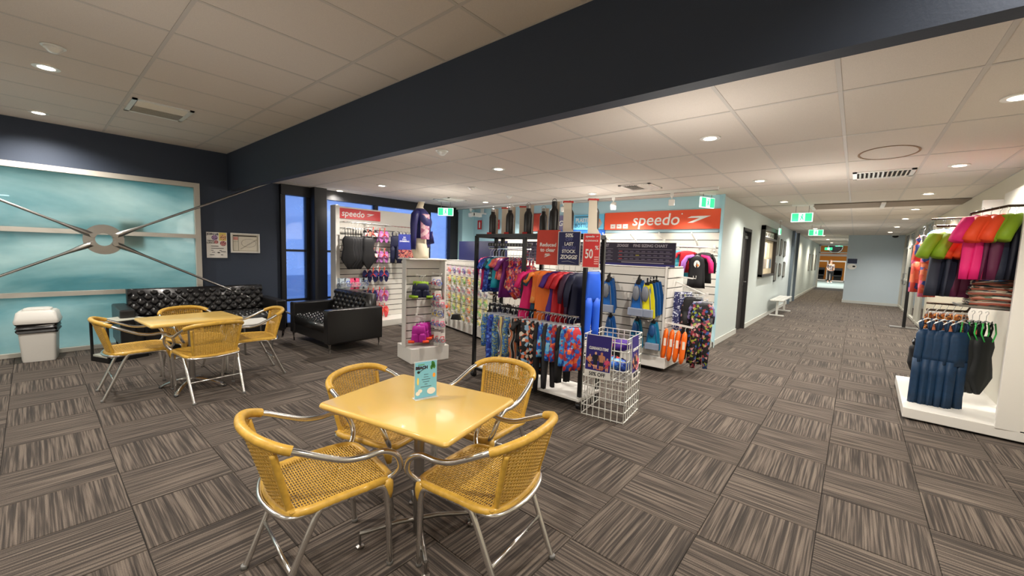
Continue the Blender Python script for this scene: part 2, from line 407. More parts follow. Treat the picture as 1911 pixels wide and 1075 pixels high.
# walls
SKIRT = mat('skirting_vinyl', (196, 198, 192), .5)
wl = struct('wall_left', G().b2((-8.2, -4, 2.42), (-8.0, 2.92, 3.1)).b2((-8.2, 1.73, 0), (-8.0, 2.92, 2.42)).b2((-8.2, 2.92, 2.5), (-8.0, 7.53, 3.1)).b2((-8.2, -4, -.1), (-8, -3, 2.42)), NAVYW)
wb = struct('wall_back', G().b2((-8.2, 7.53, 0), (-1.8, 7.68, 3)), CYANW)
struct('wall_corridor_left', G().b2((-2.0, 7.535, 0), (-1.8, 9.38, 2.8)).b2((-2.0, 9.38, 2.16), (-1.8, 10.2, 2.8)).b2((-2.0, 10.2, 0), (-1.8, 17.4, 2.8)).b2((-2.0, 18.6, 0), (-1.8, 31.2, 2.8)).b2((-2.2, 17.4, 0), (-2.05, 18.6, 2.8)), PALEW)
struct('trim_3', G().b2((-2.05, 17.4, 0), (-1.72, 17.5, ZL)).b2((-2.05, 18.9, 0), (-1.72, 19.0, ZL)), mat('dark_grey_pier', (92, 104, 112), .6))
struct('trim_4', G().b2((-1.795, 7.49, 0), (-1.755, 7.545, 2.6)), mat('pale_cyan_corner', (170, 208, 220), .6))
struct('baseboard_corridor', G().b2((-1.8, 7.55, 0), (-1.785, 9.36, .1)).b2((-1.8, 10.22, 0), (-1.785, 17.4, .1)).b2((-1.8, 18.6, 0), (-1.785, 31, .1)).b2((-2.0, 7.475, 0), (-1.75, 7.49, .1)).b2((-1.775, 7.475, 0), (-1.76, 7.55, .1)), SKIRT)
struct('wall_far', G().b2((-.3, 20.35, 0), (1.5, 20.5, 2.8)).b2((-.3, 20.5, 0), (-.15, 31.2, 2.8)), FARW)
struct('baseboard_far', G().b2((-.3, 20.335, 0), (1.3, 20.35, .1)).b2((-.315, 20.335, 0), (-.3, 31, .1)), SKIRT)
struct('wall_right', G().b2((1.3, -4, 0), (1.45, 13.2, 3.1)).b2((1.3, 13.2, 2.62), (1.45, 20.4, 3.1)), BEIGEW)
struct('baseboard_right', G().b2((1.285, -4, 0), (1.3, 13.2, .1)), SKIRT)
struct('baseboard_left', G().b2((-8, 1.75, 0), (-7.985, 2.92, .1)), mat('dark_skirting', (38, 42, 50), .6))
struct('wall_behind', G().b2((-8.2, -4.15, 0), (1.45, -4, 3.1)), mat('cream_paint', (205, 200, 190), .7))
# light blue pier in the far left corner
struct('pillar', G().b2((-8.0, 7.12, 0), (-7.72, 7.53, ZL)), mat('pale_cyan_pier', (176, 216, 226), .6))

# window onto the pool hall: grey frame, three steamed panes
FRAMEM = mat('greige_window_frame', (190, 186, 176), .5)
win = struct('window_1', G().b2((-8.06, -3, 2.36), (-7.94, 1.75, 2.43)).b2((-8.06, 1.68, 0), (-7.94, 1.75, 2.36)).b2((-8.06, -3, 1.575), (-7.94, 1.68, 1.635)).b2((-8.06, -3, .75), (-7.94, 1.68, .81)).b2((-8.06, -3, 0), (-7.94, 1.68, .05)).b2((-8.06, -3, .05), (-7.94, -2.94, 2.36)), FRAMEM)
for a, b in ((.05, .75), (.81, 1.575), (1.635, 2.36)):
    G().b2((-8.005, -2.94, a), (-7.995, 1.68, b)).build('pane', FOGGLASS, win)
# pool hall behind it
hallm = mat('pool_hall_wall', (165, 192, 190), .7)
struct('wall_pool_hall', G().b2((-17.2, -8, -.2), (-17, 2.7, 5)).b2((-17, 2.7, -.2), (-8.2, 2.85, 5)).b2((-17, -8.2, -.2), (-8.4, -8, 5)).b2((-17, -8, 5), (-8.2, 2.7, 5.2)).b2((-8.4, -8, 3.1), (-8.2, 2.7, 5)).b2((-8.4, -8, -.2), (-8.2, -4, 3.1)), hallm)
struct('floor_pool_hall', G().b2((-17, -8, -.2), (-8.2, 2.7, -.02)), mat('wet_pool_deck', (165, 190, 188), .3))
tag = G().b2((-16, -7, -.02), (-11, 2, .0)).build('pool_water', mat('pool_water', (70, 190, 205), .08)); tag['kind'] = 'structure'
for i, (yy, zz) in enumerate(((-3.2, 2.3), (-.6, 2.1))):
    t = thing('pool_hall_light', ['bright strip light seen through the steamed glass, farther left', 'bright strip light seen through the steamed glass, beside the round brace plate'][i], 'light', (-15.5, yy, zz + .4))
    G().box((0, 0, 0), (.16, .7, .05)).build('housing', WM, t); G().box((0, 0, -.03), (.12, .64, .02)).build('tube', mat('strip_light', (235, 255, 255), .5, emit=6), t)
t = thing('pool_blower', 'dark blurred blower behind the top of the steamed window', 'blower', (-9.4, 1.75, 2.35))
G().lathe([(.05, -.16), (.17, -.12), (.19, .05), (.1, .14)], n=14).build('body', mat('blower_grey', (40, 52, 60), .6), t, smooth=True)
G().box((0, 0, .3), (.04, .04, .36)).build('bracket', BLK, t)
t = thing('paper_notice', 'white sheet of paper stuck behind the steamed window', 'notice', (-8.05, .95, 1.6), PI / 2)
rect(t, 'sheet', -.13, -.2, .13, .2, PAPER, 0)

# black glazing on to the dusk
BF = mat('black_window_frame', (20, 21, 24), .45)
g = G().b2((-8.05, 2.92, 2.42), (-7.9, 7.15, ZL)).b2((-8.05, 2.92, 0), (-7.93, 3.0, 2.42)).b2((-8.05, 3.36, 0), (-7.93, 3.44, 2.42)).b2((-8.05, 4.78, 0), (-7.93, 4.86, 2.42)).b2((-8.05, 6.2, 0), (-7.93, 6.28, 2.42)).b2((-8.05, 6.86, 0), (-7.88, 7.12, 2.5)).b2((-8.05, 2.92, 0), (-7.93, 7.1, .08))
for y0, y1 in ((3.0, 3.36), (3.44, 4.78)):
    for z in (.5, 1.42): g.b2((-8.03, y0, z - .02), (-7.95, y1, z + .02))
win2 = struct('window_2', g, BF)
for y0, y1 in ((3.0, 3.36), (3.44, 4.78), (4.86, 6.2), (6.28, 6.86)):
    G().b2((-8.0, y0, .08), (-7.994, y1, 2.42)).build('pane', DUSKGLASS, win2)
struct('pillar_black', G().b2((-7.95, 3.42, 0), (-7.72, 3.66, ZL)), mat('black_column', (24, 25, 28), .5), bevel=.01)
G().b2((-14, 2.9, -.3), (-8.2, 9, -.1)).build('ground_outside', mat('outdoor_paving', (190, 200, 215), .8))['kind'] = 'structure'
G().b2((-13.9, 5.2, -.1), (-13.7, 9, .55)).build('wall_outside', mat('outdoor_wall', (205, 215, 230), .8))['kind'] = 'structure'

# glazed shop front on the right of the corridor
g = G()
ys = [13.2, 14.6, 15.1, 16.6, 17.1, 18.7, 20.28]
for y in ys: g.b2((1.27, y, 0), (1.36, y + .07, 2.62))
for z in (0.02, 1.0, 2.08, 2.55): g.b2((1.28, 13.2, z), (1.35, 20.35, z + .06))
win3 = struct('window_3', g, mat('pale_aluminium_frame', (196, 194, 182), .4, .3))
PRINTG = pattern('printed_window_film', [(150, 160, 165), (90, 100, 100), (200, 205, 205), (60, 70, 70), (175, 150, 120)], 7, 'noise')
for a, b in zip(ys[:-1], ys[1:]):
    G().b2((1.315, a + .07, .08), (1.321, b, 1.0)).build('pane', GLASS, win3); G().b2((1.315, a + .07, 1.06), (1.321, b, 2.08)).build('pane', GLASS, win3)
    G().b2((1.31, a + .07, 2.14), (1.325, b, 2.55)).build('printed_pane', PRINTG, win3)
G().tube([(1.27, 18.3, .9), (1.2, 18.3, .9), (1.2, 18.3, 1.25), (1.27, 18.3, 1.25)], .02).build('door_handle', STEEL, win3, smooth=True)
struct('wall_office', G().b2((1.45, 13.0, -.1), (4.2, 13.1, 2.9)).b2((1.45, 20.4, -.1), (4.2, 20.5, 2.9)).b2((4.2, 13, -.1), (4.3, 20.5, 2.9)).b2((1.45, 13, 2.7), (4.3, 20.5, 2.8)), mat('office_wall', (200, 212, 225), .7))
struct('floor_office', G().b2((1.3, 13, -.1), (4.2, 20.5, -.01)), mat('office_floor', (90, 95, 100), .7))
lamp('POINT', (2.9, 17, 2.2), 60, size=.3, name='office_lamp')

# dark door in the corridor
d = struct('door_1', G().b2((-1.9, 9.45, .01), (-1.86, 10.12, 2.1)), mat('charcoal_door', (52, 50, 50), .45))
struct('trim_5', G().b2((-2.0, 9.36, 0), (-1.79, 9.43, 2.18)).b2((-2.0, 10.15, 0), (-1.79, 10.2, 2.18)).b2((-2.0, 9.36, 2.12), (-1.79, 10.2, 2.18)), mat('dark_door_frame', (40, 38, 38), .5))
G().tube([(-1.86, 10.0, 1.05), (-1.8, 10.0, 1.05), (-1.8, 9.88, 1.05)], .012).box((-1.855, 10.0, 1.05), (.012, .06, .18)).build('door_handle', STEEL, d, smooth=True)
G().box((-1.855, 9.9, 2.0), (.05, .3, .06)).build('door_closer', STEEL, d)
t = thing('door_sign', 'small white pictogram plate on the dark corridor door', 'sign', (-1.857, 9.6, 1.5), PI / 2)
rect(t, 'plate', -.07, -.15, .07, .15, PAPER, 0); disc(t, 'pictogram', 0, .06, .03, .03, INK, -.003); rect(t, 'pictogram', -.035, -.1, .035, .01, INK, -.003)

# gym beyond the corridor
GYMF = mat('gym_vinyl', (150, 168, 165), .6)
struct('floor_gym', G().b2((-7, 31, -.15), (5, 46, 0)), GYMF)
struct('wall_gym', G().b2((-7, 46, 0), (5, 46.2, 4)).b2((-7.2, 31, 0), (-7, 46, 4)).b2((5, 31, 0), (5.2, 46, 4)), mat('gym_orange', (240, 160, 60), .7))
struct('ceiling_gym', G().b2((-7, 31, 4), (5, 46, 4.1)), mat('gym_ceiling', (190, 180, 170), .8))
struct('wall_gym_front', G().b2((-7, 31.2, 0), (-2.0, 31.35, 4)).b2((-.15, 31.2, 0), (5, 31.35, 4)).b2((-2.0, 31.2, 2.6), (-.15, 31.35, 4)), PALEW)
wd = struct('door_2', G().b2((-1.8, 31, 0), (-1.72, 31.08, 2.6)).b2((-.38, 31, 0), (-.3, 31.08, 2.6)).b2((-1.8, 31, 2.1), (-.3, 31.08, 2.16)).b2((-1.8, 31, 2.54), (-.3, 31.08, 2.6)), WM)
G().b2((-1.72, 31.03, 2.16), (-.38, 31.04, 2.54)).build('pane', GLASS, wd)
dl = G().b2((-.42, 31.1, .02), (-.38, 32.0, 2.1)).build('door_leaf', WM, wd); G().b2((-.46, 31.25, .9), (-.43, 31.28, 1.3)).build('door_handle', BLK, dl)
struct('trim_6', G().b2((-6, 45.9, 2.1), (4, 46, 2.3)), mat('white_gym_band', (230, 230, 230), .6))
for i, (x, y, lab) in enumerate([(-3.6, 43.5, 'white and black gym machine at the left of the open gym'), (-2.3, 44, 'white framed gym machine behind the standing person'), (-1.1, 43, 'pale gym machine at the right of the open gym')]):
    t = thing('gym_machine', lab, 'gym machine', (x, y, 0))
    G().b2((-.5, -.3, 0), (-.42, .3, 1.7)).b2((.42, -.3, 0), (.5, .3, 1.7)).b2((-.5, -.05, 1.6), (.5, .05, 1.7)).b2((-.5, -.3, 0), (.5, .3, .08)).build('frame', WM, t)
    G().b2((-.25, -.2, .1), (.25, .1, .9)).build('weight_stack', BLK, t); G().b2((-.3, -.6, .42), (.3, -.2, .52)).b2((-.3, -.2, .5), (.3, -.12, 1.1)).build('seat', BLKP, t)
t = thing('gym_fan', 'round grey fan high on the orange gym wall', 'fan', (-1.5, 45.7, 2.9))
G().tube([(.5 * math.cos(a * PI / 8), 0, .5 * math.sin(a * PI / 8)) for a in range(16)], .06, 6, closed=True).build('rim', STEEL, t, smooth=True)
G().ell((0, 0, 0), (.42, .1, .42)).build('guard', mat('fan_grey', (90, 100, 115), .5), t, smooth=True)
for i, (x, y, z) in enumerate([(-1.45, 33.5, 2.42), (-1.0, 36.0, 2.75)]):
    t = thing('gym_exit_sign', ['green and white exit sign inside the gym, lower one', 'green and white exit sign inside the gym, upper one'][i], 'sign', (x, y, z))
    rect(t, 'panel', -.2, -.09, .2, .09, mat('sign_green_glow', (60, 215, 150), .5, emit=1.1), 0, .03); rect(t, 'pictogram', -.06, -.07, .06, .07, mat('sign_white_glow', (225, 255, 240), .5, emit=1.2), -.032)
    G().b2((-.01, -.02, .09), (.01, 0, .4)).build('hanger', WM, t)
# person in the gym: one skinned body, clothing as children
def person(loc, rz):
    t = thing('person', 'person in a patterned top, black leggings and white shoes standing in the gym', 'person', loc, rz)
    J = {'pelvis': (0, 0, .95, .13, .1), 'waist': (0, 0, 1.1, .115, .085), 'chest': (0, .01, 1.3, .15, .1), 'neck': (0, .01, 1.46, .05, .05), 'head': (0, -.01, 1.58, .085, .1), 'top': (0, 0, 1.7, .06, .07)}
    names = list(J); vs = [J[n][:3] for n in names]; rad = [J[n][3:] for n in names]; es = [(i, i + 1) for i in range(5)]
    for s in (-1, 1):
        b = len(vs)
        vs += [(s * .09, 0, .88), (s * .1, -.01, .5), (s * .1, .02, .09), (s * .1, -.14, .04)]; rad += [(.085, .09), (.055, .06), (.04, .04), (.04, .03)]
        es += [(0, b), (b, b + 1), (b + 1, b + 2), (b + 2, b + 3)]
        b = len(vs)
        vs += [(s * .17, 0, 1.38), (s * .22, .02, 1.12), (s * .16, -.14, .98), (s * .13, -.2, .97)]; rad += [(.055, .055), (.038, .038), (.03, .03), (.03, .02)]
        es += [(2, b), (b, b + 1), (b + 1, b + 2), (b + 2, b + 3)]
    def skinned(name, vs, rad, es, m, par):
        me = bpy.data.meshes.new(name); me.from_pydata(vs, es, []); o = link(name, me, m, par)
        o.modifiers.new('skin', 'SKIN'); sv = me.skin_vertices[0].data if me.skin_vertices else None
        if sv is None:
            bm = bmesh.new(); bm.from_mesh(me); bm.verts.layers.skin.verify(); bm.to_mesh(me); bm.free(); sv = me.skin_vertices[0].data
        for i, r in enumerate(rad): sv[i].radius = r
        sv[0].use_root = True
        md = o.modifiers.new('sub', 'SUBSURF'); md.levels = md.render_levels = 2
        return o
    skinned('body', vs, rad, es, mat('skin', (205, 160, 135), .6), t)
    skinned('patterned_top', [(0, 0, .92), (0, 0, 1.12), (0, .01, 1.38), (-.18, 0, 1.37), (.18, 0, 1.37), (-.225, .02, 1.13), (.225, .02, 1.13)], [(.15, .12), (.135, .105), (.165, .115), (.065, .065), (.065, .065), (.048, .048), (.048, .048)], [(0, 1), (1, 2), (2, 3), (2, 4), (3, 5), (4, 6)], pattern('person_top', [(120, 105, 105), (200, 190, 185), (70, 62, 66)], 22), t)
    skinned('leggings', [(0, 0, .95), (-.09, 0, .86), (.09, 0, .86), (-.1, -.01, .5), (.1, -.01, .5), (-.1, .02, .16), (.1, .02, .16)], [(.145, .115), (.098, .1), (.098, .1), (.066, .07), (.066, .07), (.05, .05), (.05, .05)], [(0, 1), (0, 2), (1, 3), (2, 4), (3, 5), (4, 6)], mat('black_leggings', (22, 22, 26), .7), t)
    for s in (-1, 1): G().ell((s * .1, -.06, .05), (.055, .15, .055)).build('shoe', mat('white_shoe', (235, 235, 235), .5), t, smooth=True)
    G().ell((0, .03, 1.62), (.1, .1, .12)).ell((0, .1, 1.5), (.05, .05, .12)).build('hair', mat('brown_hair', (90, 60, 40), .7), t, smooth=True)
    G().ell((0, -.115, 1.56), (.012, .02, .025), 6, 4).build('nose', MATS['skin'], t, smooth=True)
    return t
person((-1.42, 38.2, 0), .4)

# ================================================================ ceiling fittings
LENS = mat('downlight_lens', (255, 244, 225), .5, emit=9)
ring = G().lathe([(.085, -.006), (.085, 0), (.055, 0), (.055, -.004)], n=24).mesh('trim_ring', smooth=True)
lens = G().lathe([(.052, -.007), (.056, -.003), (.056, .0)], n=20).mesh('lens', smooth=True)
for x, y, z, e, lab in DOWN:
    t = thing('downlight', lab, 'light', (x, y, z - .003), group='recessed downlights')
    link('trim_ring', ring, WM, t); link('lens', lens, LENS, t, (0, 0, -.001))
def vent(x0, y0, x1, y1, z, lab):
    t = thing('air_vent', lab, 'vent', ((x0 + x1) / 2, (y0 + y1) / 2, z)); w = (x1 - x0) / 2; d = (y1 - y0) / 2
    G().b2((-w, -d, -.012), (w, -d + .04, 0)).b2((-w, d - .04, -.012), (w, d, 0)).b2((-w, -d, -.012), (-w + .04, d, 0)).b2((w - .04, -d, -.012), (w, d, 0)).build('frame', WM, t)
    G().b2((-w + .02, -d + .02, -.002), (w - .02, d - .02, 0)).build('dark_void', mat('vent_void', (45, 40, 36), .9), t)
    n = 11
    for i in range(n):
        x = -w + .07 + (2 * w - .14) * i / (n - 1)
        G().box((x, 0, -.012), (.022, 2 * d - .09, .003), Matrix.Rotation(R(38 if i < n / 2 else -38), 3, 'Y')).build('louvre', WM, t)
vent(-6.38, .74, -5.77, 1.25, ZH, 'large square air vent in the cafe ceiling at upper left')
vent(-.12, 6.38, .43, 6.88, ZL, 'square air vent over the corridor end of the shop')
vent(-2.9, 5.9, -2.4, 6.4, ZL, 'air vent in front of the orange shop sign')
vent(-7.0, 5.6, -6.5, 6.1, ZL, 'flat air vent near the far left shop wall')
t = thing('ring_mark', 'brown circular stain ring on a ceiling tile by the vent', 'mark', (.15, 5.42, ZL - .002))
G().tube([(.22 * math.cos(a * PI / 16), .3 * math.sin(a * PI / 16), 0) for a in range(32)], .012, 4, closed=True, flat=.15).build('ring', mat('brown_stain', (150, 122, 98), .9), t)
for x, y, z, lab in [(-4.81, .18, ZH, 'small smoke detector at the upper left of the cafe ceiling'), (-3.55, 2.95, ZL, 'small white sprinkler head close to the dark beam'), (-5.2, 6.0, ZL, 'smoke detector above the row of bottles'), (-5.1, 4.9, ZL, 'second small white detector toward the middle of the shop ceiling')]:
    t = thing('smoke_detector', lab, 'detector', (x, y, z))
    G().lathe([(.055, -.0), (.055, -.02), (.045, -.028), (.03, -.045), (.012, -.05)], n=18).build('housing', WM, t, smooth=True); G().lathe([(.056, -.001), (.07, -.001), (.07, -.006), (.056, -.008)], n=18).build('base', WM, t)
def exit_sign(x, y, rz, lab, z=2.42, w=.34, name='exit_sign'):
    t = thing(name, lab, 'exit sign', (x, y, z), rz)
    G().box((0, 0, 0), (w, .035, .17)).build('panel', mat('sign_white_glow', (225, 255, 240), .5, emit=1.2), t, bevel=.006)
    GG = mat('sign_green_glow', (60, 215, 150), .5, emit=1.1)
    for s in (-1, 1):
        y0 = s * .019 + (.001 if s > 0 else 0)
        rect(t, 'green_field', -w * .46, -.075, -w * .15, .075, GG, y0 + (.001 if s > 0 else 0)); rect(t, 'green_field', w * .15, -.075, w * .46, .075, GG, y0 + (.001 if s > 0 else 0))
        disc(t, 'running_figure', .01, .045, .014, .014, GG, y0); 
        G().prism([(-.03, -.05), (-.015, -.055), (.0, -.015), (.02, -.05), (.035, -.045), (.012, .005), (.03, .01), (.028, .02), (.005, .02), (0, .032), (-.03, .02), (-.025, .012), (-.008, .014), (-.012, -.01)], .002, y0 - .002).build('running_figure', GG, t)
    for s in (-1, 1): G().cyl((s * w * .3, 0, .085), (s * w * .3, 0, ZL - z), .005, 6).build('hanging_rod', STEEL, t)
    G().box((0, 0, ZL - z - .012), (w, .05, .024)).build('ceiling_plate', WM, t)
    return t
exit_sign(-.86, 9.5, 0, 'green and white running figure exit sign hanging at the corridor mouth', 2.36)
exit_sign(-.95, 14.5, 0, 'second smaller looking exit sign farther down the corridor', 2.36)
exit_sign(-1.96, 7.25, R(68), 'exit sign seen edge on above the orange shop sign', 2.44)
exit_sign(-7.0, 5.95, R(38), 'exit sign behind the mannequin shoulder', 2.36)
exit_sign(-1.62, 12.9, R(90), 'small lit exit sign jutting from the wall beyond the notice board', 2.3, .2)
# lighting track with spots
t = thing('lighting_track', 'long white lighting track across the shop ceiling', 'track', (-4.75, 6.85, ZL - .02), R(-3.4))
G().b2((-3.1, -.02, -.03), (3.1, .02, .018)).build('rail', WM, t); G().b2((-3.1, -.008, -.034), (3.1, .008, -.03)).build('slot', BLK, t)
for i, (x, tilt, lab) in enumerate([(-7.3, .3, 'white track spot at the left end of the lighting track'), (-5.9, .1, 'white track spot behind the leftmost bottles'), (-4.5, .25, 'boxy white track spot behind the silver topped bottles'), (-3.4, .6, 'tilted white track spot at the left of the orange sign'), (-2.35, .1, 'white track spot above the white arrow logo')]):
    t = thing('track_spot', lab, 'spotlight', (x, 6.85 - .06 * (x + 4.75), ZL - .055), .3)
    G().box((0, 0, -.02), (.05, .05, .05)).cyl((0, 0, -.04), (0, 0, -.08), .012).build('bracket', WM, t)
    M_ = Matrix.Rotation(tilt, 3, 'X')
    h = G().box((0, .02, -.14), (.09, .13, .1), M_).build('head', WM, t, bevel=.012)
    G().box((0, .09, -.14 + .02), (.07, .01, .075), M_).build('lens', BLK, h)
for x, e in [(-5.9, 60), (-4.4, 90), (-3.3, 110), (-2.3, 110)]:
    lamp('SPOT', (x, 6.7, ZL - .18), e, color=(1, .93, .82), size=.03, rot=(R(38), 0, 0), name='track_lamp', spot_size=R(75), spot_blend=.7)

# steel cross bracing in front of the window
t = thing('steel_cross_brace', 'steel rod cross brace with round centre plate before the steamed window', 'brace')
hub = (-7.75, .64, 1.51)
prof = []
rg = G()
n = 28
rings = []
for j in range(n):
    a = 2 * PI * j / n
    rings.append([(hub[0] + dx, hub[1] + rr * math.cos(a), hub[2] + rr * math.sin(a)) for rr, dx in ((.085, -.02), (.2, -.02), (.2, .02), (.085, .02))])
rings.append(rings[0]); rg.loft(rings, caps=False).build('centre_plate', STEEL, t, smooth=True)
for ey, ez in ((2.7, 2.575), (3.0, .27), (-2.0, 2.83), (-2.0, .12)):
    d = Vector((0, ey - hub[1], ez - hub[2])); d.normalize(); a = Vector(hub) + Vector((.035, 0, 0)) + d * .12
    e = Vector((-7.715, ey, ez))
    G().tube([a, a + d * .08, a + d * .26, a + d * .34, e], [.03, .036, .02, .016, .016], 10).build('rod', STEEL, t, smooth=True)
    G().tube([a + Vector((.0, 0, 0)) - Vector((.045, 0, 0)), a + Vector((.045, 0, 0))], .03, 10).build('bolt', STEEL, t, smooth=True)

# ================================================================ cane armchairs
def spl(pts, n=6):
    """smooth curve through points"""
    P = [Vector(p) for p in pts]; out = []
    for i in range(len(P) - 1):
        a = P[max(i - 1, 0)]; b = P[i]; c = P[i + 1]; d = P[min(i + 2, len(P) - 1)]
        for k in range(n):
            t = k / n
            out.append(.5 * ((2 * b) + (c - a) * t + (2 * a - 5 * b + 4 * c - d) * t * t + (3 * b - a - 3 * c + d) * t ** 3))
    out.append(P[-1]); return out
def weave(g, S, N, nu, nv, wr, ws, amp=.0022, dens=1):
    """cane strands woven over and under upright ribs; S(u,v) point, N normal"""
    for i in range(nu + 1):
        u = i / nu; pts = [Vector(S(u, k / 10)) for k in range(11)]
        g.tube(pts, wr, 4)
    for j in range(nv + 1):
        v = j / nv; pts = []
        for k in range(nu * dens * 2 + 1):
            u = k / (nu * dens * 2); ph = math.cos(PI * u * nu + PI * (j % 2))
            pts.append(Vector(S(u, v)) + Vector(N(u, v)) * amp * ph)
        g.tube(pts, ws, 4, flat=1.0)
def chair_parts():
    P = {}
    for s in (-1, 1):
        P['legF%d' % s] = ('leg', G().tube(spl([(s * .2, .235, .0), (s * .212, .222, .2), (s * .224, .205, .36), (s * .226, .185, .415), (s * .226, .12, .43), (s * .226, .03, .43)]), .0135, 10).mesh('leg', smooth=2), ALU)
        P['legR%d' % s] = ('leg', G().tube(spl([(s * .226, .03, .43), (s * .226, -.06, .428), (s * .224, -.1, .40), (s * .216, -.2, .17), (s * .21, -.275, .0)]), .0135, 10).mesh('leg', smooth=2), ALU)
    half = [(.205, .205, .43), (.238, .24, .462), (.268, .25, .51), (.28, .222, .575), (.275, .16, .61), (.268, .08, .607), (.264, .0, .62), (.258, -.08, .655), (.246, -.16, .695), (.225, -.22, .72)]
    for s in (-1, 1):
        P['arm%d' % s] = ('armrest', G().tube(spl([(s * x, y, z) for x, y, z in half]), .0135, 10).mesh('armrest', smooth=2), ALU)
    top = [(.238, -.19, .71), (.225, -.22, .722), (.19, -.258, .738), (.12, -.292, .75), (0, -.308, .755), (-.12, -.292, .75), (-.19, -.258, .738), (-.225, -.22, .722), (-.238, -.19, .71)]
    g = G(); tp = spl(top, 12); g.tube(tp, [.0195 + .0012 * (i % 2) for i in range(len(tp))], 10); P['rim'] = ('top_rim', g.mesh('top_rim', smooth=2), CANE)
    # back: woven sheet between two wrapped posts
    def S(u, v):
        x = (u - .5) * 2; z = .44 + v * .295 - .02 * abs(x) ** 2 * v
        return (x * (.178 + .03 * v), -.185 - .065 * v - .055 * (1 - x * x) * (.6 + .4 * v), z)
    def N(u, v): x = (u - .5) * 2; return Vector((x * .5, -1, .2)).normalized()
    g = G(); weave(g, S, N, 20, 34, .0026, .0028); P['back'] = ('back_weave', g.mesh('back_weave', smooth=2), CANE)
    for s in (0, 1):
        q = [Vector(S(s, k / 20)) for k in range(-2, 20)]
        P['post%d' % s] = ('back_post', G().tube(q, [.0135 + .001 * (k % 2) for k in range(22)], 8, flat=.8).mesh('back_post', smooth=2), CANE)
    P['bar'] = ('back_bar', G().tube(spl([(-.22, -.10, .425), (-.19, -.2, .42), (0, -.245, .418), (.19, -.2, .42), (.22, -.10, .425)]), .012, 8).mesh('back_bar', smooth=2), ALU)
    P['str'] = ('stretcher', G().cyl((-.215, -.19, .19), (.215, -.19, .19), .008).mesh('stretcher', smooth=2), ALU)
    # seat
    loop = spl([(0, .245, .432), (.13, .24, .432), (.195, .225, .434), (.222, .16, .44), (.222, 0, .44), (.215, -.13, .435), (.17, -.19, .43), (0, -.215, .428), (-.17, -.19, .43), (-.215, -.13, .435), (-.222, 0, .44), (-.222, .16, .44), (-.195, .225, .434), (-.13, .24, .432), (0, .245, .432)], 8)[:-1]
    P['seatrim'] = ('seat_rim', G().tube(loop, [.0185 + .001 * (i % 2) for i in range(len(loop))], 9, closed=True).mesh('seat_rim', smooth=2), CANE)
    def S2(u, v):
        x = (u - .5) * 2; y = (v - .5) * 2
        return (x * .212, .02 + y * .21 , .45 - .012 * (1 - x * x) * (1 - y * y) - .008 * abs(y) ** 3)
    g = G(); weave(g, S2, lambda u, v: Vector((0, 0, 1)), 20, 38, .0026, .0031); P['seat'] = ('seat_weave', g.mesh('seat_weave', smooth=2), CANE)
    for s in (-1, 1):
        P['wrap%d' % s] = ('corner_wrap', G().tube([(s * .212, .21, .44), (s * .219, .213, .41), (s * .217, .216, .375), (s * .215, .218, .35)], [.027, .026, .022, .016], 10).mesh('corner_wrap', smooth=2), CANE)
        P['foot%d' % s] = ('foot_cap', G().lathe([(.0148, 0), (.0148, .018), (.0135, .02)], (s * .2, .235, 0), 12).mesh('foot_cap', smooth=2), mat('grey_foot_cap', (120, 120, 118), .5))
        P['footr%d' % s] = ('foot_cap', G().lathe([(.0148, 0), (.0148, .018), (.0135, .02)], (s * .21, -.275, 0), 12).mesh('foot_cap', smooth=2), mat('grey_foot_cap', (120, 120, 118), .5))
    return P
CP = chair_parts()
def chair(x, y, deg, lab, s=1.0):
    t = thing('cane_armchair', lab, 'chair', (x, y, 0), R(deg), 'honey cane armchairs with polished tube frames')
    for k, (n, me, m) in CP.items(): link(n, me, m, t)
    t.scale = (s, s, s)
    return t
chair(-1.83, .835, -6, 'cane armchair at the near left of the front table, back to the camera', 1.02)
chair(-1.285, 1.37, 98, 'cane armchair at the near right of the front table', 1.0)
chair(-2.14, 1.36, -73, 'cane armchair on the far left side of the front table, seat tucked under', .98)
chair(-1.76, 1.85, 185, 'cane armchair at the far side of the front table, facing the camera')
chair(-5.46, .64, 0, 'leftmost cane armchair at the back table, on the white bin side')
chair(-4.9, 1.1, 96, 'cane armchair with its back to the camera tucked under the back table')
chair(-5.66, 1.16, -74, 'cane armchair behind the back table, nearest the long sofa')
chair(-5.3, 1.62, 176, 'rightmost cane armchair at the back table, turned sideways')

